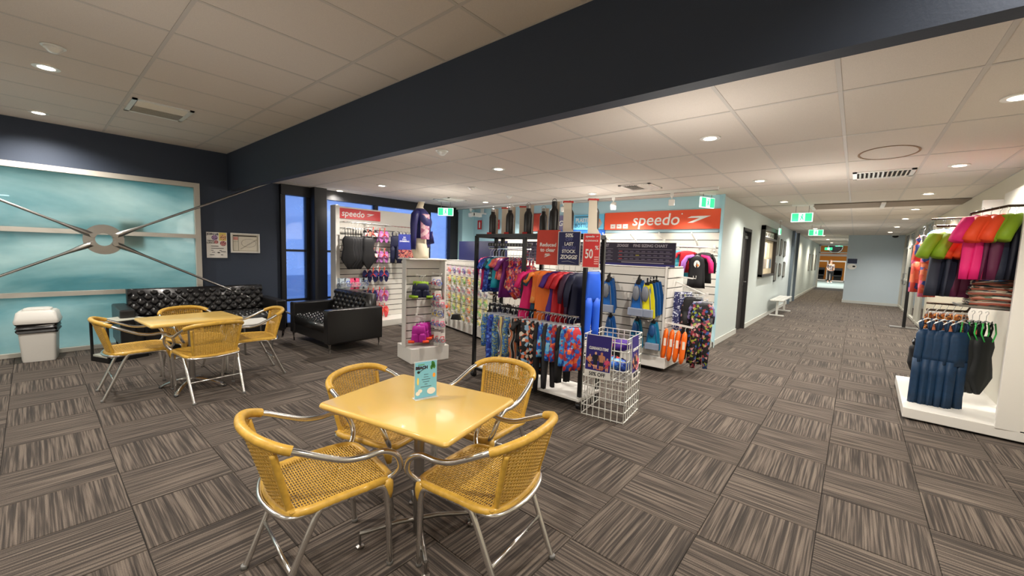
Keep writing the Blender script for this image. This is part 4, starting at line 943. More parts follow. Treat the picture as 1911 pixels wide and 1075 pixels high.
for x in (-2.9, -2.5): rb((x - .008, 3.3, .92), (x + .008, RY0, .94), 'rail_arm')
G().b2((-3.42 - ox, 3.585 - oy, 1.585), (-2.78 - ox, 3.615 - oy, 1.625)).build('size_strip', BLKP, t)
for k in range(14): G().b2((-3.4 + k * .044 - ox, 3.583 - oy, 1.592), (-3.378 + k * .044 - ox, 3.585 - oy, 1.617)).build('size_mark', mat('size_mark_grey', (120, 120, 120), .5), t)
for x, y in ((RX0, RY0), (RX1, RY0), (RX0, RY1), (RX1, RY1)):
    c = G().cyl((x - ox - .02, y - oy, .035), (x - ox + .02, y - oy, .035), .035, 14).build('castor', BLKP, t, smooth=True); G().b2((x - ox - .028, y - oy - .02, .035), (x - ox + .028, y - oy + .02, .1)).build('castor_bracket', STEEL, c)

UL = [('long', 'magenta', .40, 'magenta long sleeved swim top at the far left of the top rail'), ('tee', 'royal', .42, 'royal blue dotted floral swim top second on the top rail'), ('tee', 'royal', .40, 'royal blue floral swim top tucked behind the teal leafy tee'), ('tee', 'leaf', .27, 'dark teal leaf print tee short enough to show turquoise below'),
 ('tee', 'teal', .36, 'plain turquoise top hanging below the teal leaf tee'), ('tee', 'coral', .25, 'plain coral short sleeved tee on the top rail'), ('tee', 'pinkc', .26, 'pink and coral patterned tee beside the plain coral one'), ('dress', 'purple', .46, 'long purple top below the coral tees'),
 ('swimsuit', 'flor2', .44, 'red and orange floral swimsuit, first of the floral row'), ('swimsuit', 'flor', .48, 'hot floral swimsuit right of the red and orange one'), ('swimsuit', 'flor3', .46, 'berry floral swimsuit with a white tag'), ('swimsuit', 'flor', .45, 'hot floral swimsuit right of the white tag'),
 ('swimsuit', 'flor3', .42, 'berry floral swimsuit second from the rack middle post'), ('swimsuit', 'flor', .40, 'floral swimsuit nearest the rack middle post')]
for i, (k, f, L, lab) in enumerate(UL):
    garment(k, F[f], L, .34 if k != 'swimsuit' else .3, -3.39 + i * .0455, 3.6, 1.56, 66 + (i * 37) % 12, lab, 'kids swimwear on the upper left rail', tag=PAPER if i in (8, 10) else None)
UR = [('dress', 'hotpink', .62, 'long hot pink beach dress under the red sign'), ('tee', 'tealnavy', .5, 'deep teal top squeezed behind the hot pink dress'), ('tee', 'orprint', .34, 'orange tee with navy patches, its front turned to the camera'), ('towel', 'orange', .56, 'plain orange pleated dress below the patched orange tee'),
 ('tee', 'violet', .52, 'violet top just right of the orange dress'), ('tee', 'red', .55, 'first red swim top under the navy sale sign'), ('tee', 'red', .53, 'second red swim top under the navy sale sign'), ('long', 'darkpl', .45, 'dark plum long sleeved top beside the red ones'), ('long', 'navy', .5, 'navy long sleeved top by the right rack post')]
for i, (k, f, L, lab) in enumerate(UR):
    garment(k, F[f], L, .36, -2.62 + i * .068, 3.52 + (-.06 if i in (0, 2, 3) else 0), 1.44, (66 if i not in (2, 3) else 44) + (i * 31) % 10, lab, 'swim tops on the upper right rail')
garment('jammer', F['blue'], .66, .2, -1.93, 3.5, 1.46, 62, 'bright blue long swim jammers on the right end of the rack', None); 
LL = [('suit', 'black', .6, 'black knee suit with white straps at the left of the lower rail'), ('suit', 'blackn', .56, 'navy black knee suit second on the lower rail'), ('suit', 'navy', .5, 'navy knee suit third on the lower rail'), ('swimsuit', 'black', .48, 'black swimsuit fourth on the lower rail, below the floral row'),
 ('suit', 'black', .5, 'black knee suit fifth on the lower rail behind the print shorts'), ('swimsuit', 'blackn', .45, 'navy black swimsuit sixth on the lower rail'), ('suit', 'tealnavy', .42, 'deep teal suit on the lower rail near the middle post')]
for i, (k, f, L, lab) in enumerate(LL):
    garment(k, F[f], L, .3, -3.33 + i * .082, 3.62, 1.0, 64 + (i * 29) % 12, lab, 'dark suits on the lower left rail', hm=WM)
FL = [('jammer', 'camo', .36, 'blue patterned jammers at the left front of the low rail'), ('jammer', 'royal', .5, 'royal blue jammers with an orange card tag'), ('jammer', 'camo', .46, 'sea blue patterned jammers left of the retro wave ones'), ('leggings', 'retro', .52, 'retro navy, white and rust wave print leggings'), ('jammer', 'camo', .42, 'blue patterned shorts right of the wave leggings'),
 ('leggings', 'bwstripe', .62, 'black and white wave print leggings below the black tee'), ('tee', 'black', .24, 'short black tee in front of the rack middle post'), ('leggings', 'koi', .66, 'black floral leggings with an orange card tag')]
for i, (k, f, L, lab) in enumerate(FL):
    garment(k, F[f], L, .27, -3.06 + i * .079, 3.30, .93, 58 + (i * 23) % 10, lab, 'printed trunks and leggings on the low front rail', tag=CARD if i in (1, 7) else None)
LR = [('leggings', 'koi', .56, 'koi print leggings at the left of the low right rail'), ('leggings', 'black', .72, 'plain black leggings reaching nearly to the shelf'), ('shorts', 'bluered', .34, 'first pair of blue patterned kids shorts, an orange tag on it'), ('leggings', 'charc', .66, 'charcoal leggings between the kids shorts'), ('shorts', 'bluered', .36, 'blue patterned kids shorts in the middle of the low right rail'),
 ('shorts', 'redblue', .36, 'red and blue patterned kids shorts'), ('jammer', 'black', .56, 'black jammers hanging behind the kids shorts'), ('shorts', 'bluered', .38, 'blue patterned kids shorts with orange below them'), ('shorts', 'redblue', .42, 'red and blue kids shorts nearest the wire basket')]
for i, (k, f, L, lab) in enumerate(LR):
    garment(k, F[f], L, .2, -2.46 + i * .055, 3.34, .92, 60 + (i * 19) % 10, lab, 'kids swim shorts on the low right rail', tag=CARD if i in (2, 7) else None)

# bottles on the rack
KRAFT = mat('kraft_card', (214, 204, 186), .7); BOT = mat('matt_black_bottle', (30, 28, 28), .35); REDC = mat('red_card_edge', (190, 45, 40), .5)
def bottle(x, y, lab, front=True, s=1.0, cap=STEEL, rz=0):
    t = thing('insulated_bottle', lab, 'bottle', (x, y, RZ + .02), rz + R(38), 'insulated bottles in card sleeves on the rack'); t.scale = (1.22, 1.22, 1.22)
    G().lathe([(.034 * s, .012), (.036 * s, .02), (.036 * s, .17 * s), (.03 * s, .19 * s), (.02 * s, .205 * s), (.02 * s, .225 * s)], (0, 0, 0), 18).build('bottle_body', BOT, t, smooth=True)
    c = G().lathe([(.021 * s, .225 * s), (.021 * s, .25 * s), (.014 * s, .255 * s)], (0, 0, 0), 16).build('cap', cap, t, smooth=True)
    G().tube([(.018 * math.cos(a), 0, .255 * s + .02 * math.sin(a)) for a in [k * PI / 8 for k in range(9)]], .0025, 6).build('carry_loop', cap, c, smooth=True)
    out = [(-.045, 0), (.05, 0), (.05, .26 * s), (.012, .26 * s), (.012, .09 * s), (-.03, .03)] if front else [(-.055, 0), (.055, 0), (.02, .05 * s), (.01, .26 * s), (-.055, .26 * s)]
    G().prism(out, .003, -.042 if not front else .042).build('card_sleeve', KRAFT, t); G().b2((-.045, -.045, 0), (.05, .045, .004)).build('card_base', KRAFT, t)
    if front: G().b2((-.05, -.05, -.001), (-.005, -.046, .022)).build('red_foot', REDC, t)
    else: G().b2((-.06, -.045, .255 * s), (.025, .01, .268 * s)).build('red_band', REDC, t)
    return t
bottle(-3.37, 3.6, 'leftmost black bottle with silver loop cap, on the rack')
bottle(-3.24, 3.72, 'black bottle mostly hidden by its kraft card, second from left', False)
bottle(-3.10, 3.6, 'black bottle with dull cap, third from left on the rack', s=1.03)
bottle(-2.95, 3.7, 'bottle with kraft card side toward the camera, fourth from left', False)
bottle(-2.83, 3.6, 'black bottle with tall silver loop, left of the bright glare', s=1.06)
bottle(-2.68, 3.68, 'shorter black bottle in front of the red brown wall panel', s=.95)
bottle(-2.47, 3.58, 'black bottle with black loop cap above the reduced sign', s=1.12, cap=BLKP)
bottle(-2.33, 3.66, 'kraft card with bottle above the navy sale sign', False, 1.06, BLKP)
bottle(-2.06, 3.7, 'rightmost bottle behind a kraft card, above the red percent sign', False, 1.1, BLKP)
# hanging signs of the rack
WHITEE = W
def boomerang(parent, x, z, s, m, y=-.003, lay=0):
    G().prism([(x - .62 * s, z + .08 * s), (x - .4 * s, z + .18 * s), (x + .66 * s, z + .18 * s), (x - .3 * s, z - .2 * s), (x - .6 * s, z - .2 * s), (x + .06 * s, z + .075 * s)], .001, y - .001).build('arrow_logo', m, parent)
SRED = mat('sign_red', (205, 62, 44), .5); SNAVY = mat('sign_navy', (30, 34, 92), .5); SRED2 = mat('sign_rose_red', (220, 60, 62), .5)
t = thing('hanging_sign', 'red Reduced to clear sign hanging from the rack', 'sign', (-2.385, 3.37, 1.58), R(6), tilt=(R(-3), 0, R(10)))
G().b2((-.125, 0, -.175), (.125, .004, .175)).build('board', SRED, t)
text(t, 'Reduced\nto clear', .052, (0, -.002, .0), WINK, bold=.0012); boomerang(t, .0, -.085, .06, WINK); text(t, 'speedo', .018, (0, -.002, -.065), WINK, bold=.0005)
t = thing('hanging_sign', 'navy sale sign with white writing beside the red sign', 'sign', (-2.14, 3.375, 1.575), R(6))
G().b2((-.12, 0, -.165), (.12, .004, .165)).build('board', W, t); rect(t, 'navy_field', -.113, -.158, .113, .158, SNAVY, 0, .001)
OUTL = mat('sign_faint_text', (85, 90, 150), .5)
for s, z, sz, m_ in (('50%', .125, .05, WINK), ('OFF', .085, .044, OUTL), ('LAST', .042, .044, WINK), ('SEASON', .006, .04, OUTL), ('STOCK', -.03, .044, WINK)): text(t, s, sz, (0, -.0025, z), m_, bold=.0014)
text(t, 'ZOGGS', .052, (0, -.0025, -.085), WINK, bold=.0022, shear=.2); G().tube([(-.07, -.002, -.13), (0, -.002, -.122), (.08, -.002, -.14)], [.004, .006, .001], 6, flat=.3).build('swoosh', WINK, t)
t = thing('hanging_sign', 'narrow rose red percent sign at the right end of the rack', 'sign', (-1.885, 3.36, 1.565), R(22))
G().b2((-.08, 0, -.165), (.08, .004, .155)).build('board', W, t); rect(t, 'red_field', -.074, -.158, .074, .149, SRED2, 0, .001)
text(t, 'speedo', .028, (-.015, -.0025, .125), WINK, bold=.0006); boomerang(t, .052, .125, .022, WINK); text(t, 'CLEARANCE', .021, (0, -.0025, .085), WINK, bold=.0004)
text(t, '50', .12, (-.02, -.0025, -.04), WINK, bold=.002, xs=.62); text(t, '%', .05, (.05, -.0025, .02), WINK, bold=.001)
for k in range(4): rect(t, 'text_line', .03, -.07 - k * .02, .068, -.06 - k * .02, mat('rose_text', (250, 190, 185), .5), -.002, .001)

# ================================================================ wire basket
t = thing('wire_basket', 'tall white wire dump basket with clearance posters clipped on', 'basket', (-1.72, 3.585, 0), R(7))
BW, BD, BH = .205, .225, .78
hw = G().tube([(-BW, 0, 0), (BW, 0, 0)], .0045, 6).mesh('wire', smooth=True); hd = G().tube([(0, -BD, 0), (0, BD, 0)], .0045, 6).mesh('wire', smooth=True); vw = G().tube([(0, 0, .0), (0, 0, BH)], .0045, 6).mesh('wire', smooth=True)
for z in (.01, .1, .2, .3, .385, .48, .57, .66, .735, .78):
    for s in (-1, 1): link('wire', hw, WM, t, (0, s * BD, z)); link('wire', hd, WM, t, (s * BW, 0, z))
for k in range(8):
    for s in (-1, 1): link('wire', vw, WM, t, (-BW + 2 * BW * k / 7, s * BD, 0)); link('wire', vw, WM, t, (s * BW, -BD + 2 * BD * k / 7, 0))
for k in range(1, 7): link('wire', hd, WM, t, (-BW + 2 * BW * k / 7, 0, .385)); link('wire', hw, WM, t, (0, -BD + 2 * BD * k / 7, .385))
rg = random.Random(3)
CL = ['blue floral garment lying in the wire basket', 'purple goggles strap bundle on top in the basket', 'black swimwear heaped in the basket', 'pink and black cap lying on top in the basket', 'white rolled garment low in the basket', 'royal blue swim shorts at the side of the basket']
for i, (lab, f) in enumerate(zip(CL, ['royal', 'violet', 'black', 'flor3', 'charc', 'bluered'])):
    a = i * 1.05; cx, cy, cz = -1.72 + .09 * math.cos(a), 3.585 + .1 * math.sin(a), [.48, .66, .56, .67, .44, .52][i]
    t2 = thing('heaped_garment', lab, 'clothing', (cx, cy, cz), a)
    g = G(); rings = []
    for q in range(9):
        th = PI * q / 8; r0 = max(math.sin(th), .05)
        rings.append([((.095 + .018 * math.sin(3 * (2 * PI * j / 16) + q + i)) * r0 * math.cos(2 * PI * j / 16), (.085 + .015 * math.cos(4 * (2 * PI * j / 16) + q)) * r0 * math.sin(2 * PI * j / 16), -.055 * math.cos(th) + .008 * math.sin(5 * j + q)) for j in range(16)])
    g.loft(rings); g.build('cloth', F[f] if i != 4 else PAPER, t2, smooth=2)
    G().tube([(-.05, 0, .045), (0, .03, .062), (.05, 0, .045)], .006, 6).build('strap', F['black'], t2, smooth=True)
def clear_poster(loc, rz, w, lab, tilt=0):
    t = thing('clearance_poster', lab, 'poster', loc, tilt=(R(-3), tilt, rz)); h = .2
    G().b2((-w, 0, -h), (w, .004, h)).build('board', W, t); rect(t, 'purple_field', -w + .006, -h + .07, w - .006, h - .004, mat('poster_violet', (44, 34, 120), .45), 0, .001)
    text(t, 'CLEARANCE ITEMS', .036, (0, -.0028, .075), WINK, bold=.0012, xs=w / .16 * .78, shear=.15)
    text(t, '50% OFF', .05, (0, -.0015, -.165), INK, bold=.001, xs=w / .14 * .95)
    SK = [mat('print_skin_%d' % k, c, .6) for k, c in enumerate([(214, 160, 130), (225, 175, 145), (200, 135, 100)])]
    for k, (x, z, s, suit, top) in enumerate([(-.62, -.03, .8, 'poster_dark', False), (-.18, -.015, 1.05, 'poster_dark', True), (.28, -.015, 1.1, 'poster_dark', False), (.72, -.045, .8, 'poster_pink', True)]):
        x *= w; sk = SK[k % 3]; P_ = mat('poster_dark', (20, 24, 40), .6) if suit == 'poster_dark' else mat('poster_pink', (225, 80, 120), .6); s *= min(1, w / .13)
        disc(t, 'printed_head', x, z + .045 * s, .011 * s, .014 * s, sk, -.0015, .001, 10)
        G().prism([(x + a * s, z + b * s) for a, b in [(-.008, .034), (-.03, .025), (-.036, -.02), (-.026, -.022), (-.02, .008), (-.018, -.035), (.018, -.035), (.02, .008), (.026, -.022), (.036, -.02), (.03, .025), (.008, .034)]], .001, -.0025).build('printed_figure', P_ if top else sk, t)
        G().prism([(x + a * s, z + b * s) for a, b in [(-.018, -.035), (-.019, -.065), (-.015, -.1), (-.004, -.1), (0, -.055), (.004, -.1), (.015, -.1), (.019, -.065), (.018, -.035)]], .001, -.0025).build('printed_legs', sk, t)
        rect(t, 'printed_trunks', x - .0185 * s, z - .062 * s, x + .0185 * s, z - .03 * s, P_, -.003, .0008)
    for k, c in enumerate([(230, 80, 40), (245, 170, 50), (250, 220, 200), (160, 50, 120)]):
        G().tube([(-w + .01, -.0045, -.02 - k * .006), (-w * .45, -.0045, -.075 - k * .004), (0, -.0045, -.12 + k * .003), (w * .4, -.0045, -.115 + k * .004), (w - .01, -.0045, -.055 + k * .008)], .003, 5, flat=.3).build('printed_wave', mat('wave_%d' % k, c, .5), t)
    return t
clear_poster((-1.745, 3.335, .585), R(7), .125, 'purple CLEARANCE ITEMS poster on the front of the wire basket')
clear_poster((-1.49, 3.575, .59), R(97), .105, 'purple CLEARANCE ITEMS poster on the right side of the wire basket')

# ================================================================ fins gondola with sizing chart
t = thing('display_gondola', 'white slatted gondola of swim fins with a dark sizing chart header', 'display stand', (-2.75, 5.64, 0))
slats(t, 1.76, .2, 1.38, .118, y=-.27, x0=-.88)
G().b2((-.88, -.258, .2), (.84, .2, 1.38)).build('core', SLATM, t)
G().b2((-.95, -.34, .055), (.94, .34, .2)).build('base', W, t, bevel=.006); G().b2((-.88, -.29, .02), (.88, .29, .055)).build('plinth', BLK, t)
e = G().b2((.86, -.31, .2), (.89, .31, 1.4)).build('end_panel', W, t, bevel=.003)
me = G().b2((0, -.3, .004), (.012, .3, .122)).mesh('slat', bevel=.0015, seg=1); G().b2((.888, -.3, .2), (.892, .3, 1.385)).build('groove_board', GROOVE, t)
for i in range(9): link('slat', me, W, t, (.892, 0, .2 + i * .131))
ch = G().b2((-1.6, -.24, 1.39), (.95, -.22, 1.71)).build('chart_header', mat('chart_dark', (44, 38, 58), .45), t)
rect(ch, 'blue_band', -1.6, 1.39, .95, 1.42, mat('chart_blue', (44, 44, 110), .5), -.24)
GREYT = mat('chart_grey', (175, 170, 180), .5)
for k in range(3):
    x0 = .95 - .84 * (k + 1)
    text(ch, 'ZOGGS', .05, (x0 + .105, -.244, 1.665), GREYT, bold=.0018, shear=.2); text(ch, 'FINS SIZING CHART', .053, (x0 + .5, -.244, 1.665), GREYT, bold=.0014)
    for a in range(4):
        rect(ch, 'chart_line', x0 + .04, 1.46 + a * .052, x0 + .8, 1.463 + a * .052, GREYT, -.2405, .001)
        for b in range(9):
            cx = x0 + .055 + b * .083; c = GREYT
            if a < 3: rect(ch, 'chart_cell', cx, 1.478 + a * .052, cx + .05, 1.488 + a * .052, mat('chart_red', (190, 70, 70), .5) if b == 0 else mat('chart_yellow', (190, 180, 60), .5) if (b == 3 and a == 1) else mat('chart_dim', (110, 104, 125), .5), -.2405, .001)
    rect(ch, 'text_line', x0 + .1, 1.432, x0 + .7, 1.44, GREYT, -.2425, .001)
for x in (-.85, .82): G().cyl((x - .02, -.25, .03), (x + .02, -.25, .03), .03).build('castor', BLKP, t)
# swim fins
FO = [(-.03, 0), (.03, 0), (.045, -.05), (.075, -.2), (.095, -.42), (.08, -.435), (.03, -.42), (-.03, -.42), (-.08, -.435), (-.095, -.42), (-.075, -.2), (-.045, -.05)]
FB = G().prism(FO, .008).mesh('fin_blade', bevel=.002, seg=1); FPK = G().ell((0, -.018, -.13), (.048, .035, .1), 12, 8).mesh('foot_pocket', smooth=2)
FR = G().tube([(-.045, 0, -.06), (-.088, -.004, -.41)], .007, 6).tube([(.045, 0, -.06), (.088, -.004, -.41)], .007, 6).mesh('rail', smooth=2)
FH = G().box((0, 0, .03), (.02, .012, .09)).box((0, 0, .0), (.06, .02, .03)).mesh('clip_hanger', bevel=.003, seg=1)
FBAG = G().box((0, -.025, -.37), (.21, .05, .1)).mesh('label_bag', bevel=.008, seg=2)
FINB = [mat('fin_blue', (30, 95, 170), .4), mat('fin_deep_blue', (25, 75, 130), .4), mat('fin_yellow', (225, 215, 40), .4), mat('fin_grey', (110, 115, 125), .45), mat('fin_cyan', (20, 120, 160), .4)]
BAGM = mat('frosted_label_bag', (150, 160, 180), .25, alpha=.8)
def fins(x, y, z, lab, blade, pocket, group='hanging swim fins', bag=False, s=1.0):
    t = thing('swim_fins', lab, 'swim fins', (x, y, z), random.uniform(-.25, .25), group)
    link('fin_blade', FB, FINB[blade], t, (-.012, 0, 0)); o = link('fin_blade', FB, FINB[blade], t, (.02, .03, 0))
    link('rail', FR, FINB[pocket], t, (-.012, 0, 0)); link('foot_pocket', FPK, FINB[pocket], t, (-.012, 0, 0)); link('clip_hanger', FH, BLKP, t)
    if bag: link('label_bag', FBAG, BAGM, t)
    t.scale = (s, s, s)
row = [('left', -2.66), ('middle', -2.22), ('right', -1.99)]
for gi, (nm, gx) in enumerate(row):
    n = 4
    for k in range(n):
        yy = 5.31 - .055 * k; last = k == n - 1
        lab = 'front pair of ' + ('yellow and grey' if (gi == 2) else 'blue') + ' swim fins in the upper %s bunch' % nm if last else ['rearmost', 'second', 'third'][k] + ' blue pair of swim fins in the upper %s bunch' % nm
        fins(gx + .018 * k * (1 if gi != 2 else -1), yy, 1.2 - .01 * k, lab, 2 if (gi == 2 and last) else (0 if k % 2 else 1), 3 if last else 1, bag=last, s=1.0 + .03 * last)
    for k in range(2):
        fins(gx + .02 * k + (.0 if gi != 0 else .05), 5.31 - .06 * k, .66, ['rear', 'front'][k] + ' pair of teal blue swim fins in the lower %s bunch' % nm, 4 if gi else 0, 1, s=.85, bag=bool(k))
    for z in (1.23, .69): peg(t, gx + 2.75, -.282, z)
for x, z in ((-.35, .93), (-.2, .93), (-.35, 1.28), (-.55, .5)): peg(t, x, -.282, z)
# side arms of the gondola end
G().tube([(.905, .0, 1.2), (1.3, .03, 1.04)], .01, 8).box((1.3, .03, 1.05), (.03, .03, .05)).build('sloping_arm', WM, t, smooth=True)
for yy in (-.06, .06): G().tube([(.905, yy, 1.27), (1.14, yy, 1.25), (1.14, yy, 1.29)], .006, 6).build('faceout_hook', WM, t, smooth=True)
for yy in (-.28, -.2): G().tube([(.905, yy, .66), (1.25, yy - .03, .64), (1.25, yy - .03, .67)], .006, 6).build('faceout_hook', WM, t, smooth=True)
for i, (k, f, L, dx, lab, rz_) in enumerate([('shorts', 'paisley', .52, 1.0, 'navy shorts with white leaf print on the gondola end arm', 20), ('suit', 'tropic', .8, 1.08, 'black tropical print suit behind the yellow tag', 35), ('leggings', 'black', .84, 1.14, 'plain black leggings with a pale tag on the gondola end arm', 25), ('suit', 'tropic', .86, 1.2, 'black tropical print suit with loops nearly at the floor', 15), ('long', 'lilacp', .42, 1.25, 'lilac and black patterned top at the tip of the sloping arm', 25), ('leggings', 'tropic', .86, 1.28, 'colourful tropical print leggings at the tip of the sloping arm', 30)]):
    garment(k, F[f], L, .3, -2.75 + dx, 5.64 + (.02 if i != 5 else -.05), 1.2 - (dx - .9) * .4, rz_, lab, None, tag=mat('pale_lime_card', (205, 215, 140), .5) if i in (1, 2) else None, clip=i != 4)
for k in range(4):
    t2 = thing('arm_float', ['leftmost', 'second', 'third', 'rightmost'][k] + ' orange inflatable float hanging from the gondola end hook', 'swim float', (-1.83 + .085 * k, 5.35 - .02 * k, .64), R(20), 'orange floats on the gondola end')
    g = G(); g.loft([[(.035 * q * math.cos(a) - .03 * w_, .05 * q * math.sin(a), -.05 - .42 * w_) for a in [2 * PI * j / 12 for j in range(12)]] for w_, q in ((0, .3), (.08, .8), (.25, 1), (.48, .92), (.52, .98), (.8, 1), (.95, .7), (1, .25))])
    g.build('inflated_body', mat('float_orange', (245, 110, 25), .35, coat=.3), t2, smooth=2); G().tube([(0, 0, -.06), (0, 0, -.01), (.01, 0, .004), (0, 0, .01)], .003, 6).build('loop', WM, t2)
    G().box((-.012, -.05, -.22), (.03, .004, .1)).build('printed_band', mat('float_white', (240, 225, 210), .4), t2)

# ================================================================ back shop wall
t = thing('wall_slat_panels', 'white slat panels fixed along the cyan shop wall under the signs', 'wall display', (-2.86, 7.515, 0))
slats(t, 5.1, .12, 1.97, .13, y=-.012, x0=-4.03); G().b2((-4.03, -.35, 0), (1.06, 0, .12)).build('plinth', W, t)
for k in range(7):
    x = -2.6 + k * .55; G().tube([(x, -.03, 1.82), (x + .0, -.3, 1.93), (x, -.3, 1.96)], .011, 6).box((x, -.02, 1.8), (.03, .01, .1)).build('faceout_arm', WM, t)
def wsign(x0, x1, z0, z1, lab, name='shop_sign', y=7.5):
    return thing(name, lab, 'sign', ((x0 + x1) / 2, y, (z0 + z1) / 2)), (x1 - x0) / 2, (z1 - z0) / 2
OR = mat('sign_orange_red', (232, 84, 46), .5)
t, w, h = wsign(-3.93, -1.80, 2.03, 2.365, 'long orange red speedo sign with white arrow on the shop wall')
G().b2((-w, -.01, -h), (w, .02, h)).build('board', OR, t); text(t, 'speedo', .3, (-.04 + .0, -.013, .0), WINK, bold=.0025, shear=.12, xs=1.02); boomerang(t, .72, .0, .3, WINK, -.011)
disc(t, 'registered_mark', .44, .1, .012, .012, WINK, -.011)
for k in range(3):
    rect(t, 'white_square', -.93 + k * .13, -.145, -.825 + k * .13, -.06, W, -.011, .004); rect(t, 'small_arrow', -.9 + k * .13, -.11, -.86 + k * .13, -.1, mat('mark_red', (200, 60, 50), .5), -.016, .001)
t, w, h = wsign(-4.70, -3.95, 2.04, 2.35, 'pale blue PLASTIC BOTTLES poster with a bare chested man')
G().b2((-w, -.01, -h), (w, .02, h)).build('board', mat('sky_blue_board', (110, 195, 235), .5), t)
rect(t, 'text_line', -.3, .105, .1, .117, INK, -.011); text(t, 'PLASTIC', .115, (-.1, -.013, .035), WINK, bold=.002, xs=.85); text(t, 'BOTTLES', .115, (-.1, -.013, -.075), mat('ink_teal', (10, 80, 120), .5), bold=.001, xs=.85)
sk = mat('print_skin_0', (214, 160, 130), .6); disc(t, 'printed_head', .24, .095, .02, .026, sk, -.012); G().prism([(.24 + a, b) for a, b in [(-.02, .07), (-.06, .05), (-.09, -.03), (-.06, -.09), (-.05, -.08), (-.065, -.03), (-.045, .01), (-.045, -.12), (.045, -.12), (.045, .01), (.065, -.03), (.05, -.08), (.06, -.09), (.09, -.03), (.06, .05), (.02, .07)]], .002, -.013).build('printed_figure', sk, t); disc(t, 'printed_hair', .24, .113, .02, .014, INK, -.013)
t, w, h = wsign(-5.3, -4.72, 2.04, 2.35, 'purple grey ZOGGS sign partly behind the bottles')
G().b2((-w, -.01, -h), (w, .02, h)).build('board', mat('sign_mauve', (130, 125, 165), .5), t); text(t, 'ZOGGS', .16, (.0, -.013, -.02), WINK, bold=.004, shear=.2)
t = thing('blue_strip', 'bright blue band under the PLASTIC BOTTLES poster', 'sign', (-4.6, 7.5, 1.97)); G().b2((-.75, -.012, -.05), (.68, .01, .06)).build('board', mat('band_blue', (30, 110, 225), .5), t)
t, w, h = wsign(-6.0, -5.42, 2.02, 2.42, 'plain brick red wall panel behind the bottles'); G().b2((-w, -.01, -h), (w, .02, h)).build('board', mat('panel_brick', (190, 66, 44), .5), t); G().b2((-w, -.014, h - .02), (w, -.01, h)).build('edge_strip', mat('panel_brick_dark', (150, 50, 36), .5), t)
for i, (x, lab) in enumerate([(-7.48, 'small red fire extinguisher sign on the far cyan wall'), (-6.86, 'second red fire sign, partly behind a bottle')]):
    t, w, h = wsign(x - .07, x + .07, 2.08, 2.31, lab, 'fire_sign'); rect(t, 'plate', -w, -h, w, h, mat('fire_red', (200, 30, 36), .5), 0, .004)
    if i == 0: G().prism([(-.02, -.08), (.02, -.08), (.02, .05), (.008, .07), (.008, .085), (-.008, .085), (-.008, .07), (-.02, .05)], .001, -.006).build('pictogram', WINK, t)
    else: disc(t, 'pictogram', 0, .04, .035, .035, WINK, -.004); text(t, 'FIRE', .04, (0, -.006, -.06), WINK, bold=.0008)
# clothes at the right end of the wall
t = thing('wall_hanging_rail', 'white faceout arm on the slat wall at the right end', 'hanging rail', (-2.3, 7.1, 1.72)); G().tube([(-.15, .35, 0), (-.15, -.05, 0), (.45, -.05, -.02), (.45, .35, -.02)], .012, 8).build('rail', WM, t, smooth=True); G().box((-.15, .37, 0), (.04, .02, .1)).box((.45, .37, -.02), (.04, .02, .1)).build('bracket', WM, t)
for k, fc, L, x, y, z, dg, lab, s_ in [('shorts', 'turq', .42, -2.38, 7.05, 1.74, 5, 'turquoise patterned swim shorts hanging right of the sizing chart', None), ('shorts', 'turq', .42, -2.3, 7.15, 1.72, 5, 'turquoise shorts just behind the front turquoise pair', None), ('tee', 'red', .36, -2.17, 7.07, 1.74, 30, 'dark red top seen behind the turquoise shorts', None), ('long', 'black', .5, -1.9, 7.1, 1.72, 20, 'black long top behind the purple and pink sleeved one', None)]:
    garment(k, F[fc], L, .34, x, y, z, dg, lab, None)
o = garment('tee', F['black'], .52, .36, -1.97, 6.98, 1.66, 12, 'black rash top with one lilac and one pink sleeve', None)
for s, f in ((-1, 'lilac'), (1, 'hotpink')):
    G().tube([(s * .05, 0, -.082), (s * .15, 0, -.115), (s * .2, -.005, -.2), (s * .215, -.01, -.36)], [.028, .052, .058, .052], 10, flat=.7).build('sleeve', F[f], o, smooth=2)
disc(o, 'chest_print', 0, -.22, .045, .06, PAPER, -.046); disc(o, 'chest_print', .012, -.24, .02, .02, mat('print_orange', (230, 130, 60), .5), -.049)

# ================================================================ small tower with mannequin
tx, ty = -4.55, 3.5
t = thing('display_tower', 'small white slatted tower on a square base carrying the mannequin', 'display stand', (tx, ty, 0), R(78))
G().b2((-.28, -.235, 0), (.28, .235, .2)).build('base', W, t, bevel=.006)
slats(t, .5, .2, 1.26, .106, y=-.02, x0=-.28); G().b2((-.28, -.008, .2), (.22, .03, 1.38)).build('core', SLATM, t); G().b2((-.28, -.034, 1.26), (.22, .03, 1.38)).build('top_board', W, t); 
G().b2((.22, -.19, .2), (.245, .2, 1.38)).build('end_panel', W, t, bevel=.003); G().b2((-.295, -.06, .2), (-.28, .05, 1.38)).build('edge_trim', W, t)
G().b2((-.3, -.2, 1.38), (.25, .2, 1.395)).build('top_shelf', W, t, bevel=.003)
def tloc(lx, ly, z): c, s = math.cos(R(78)), math.sin(R(78)); return (tx + c * lx - s * ly, ty + s * lx + c * ly, z)
for lx, z in ((-.12, 1.17), (.12, 1.19), (-.12, .62), (.12, .86), (.12, .62), (.12, .40)): peg(t, lx, -.032, z)
LIMEB = pattern('fabric_navy_lime_hem', [(30, 40, 80), (30, 40, 80), (130, 200, 30)], 12)
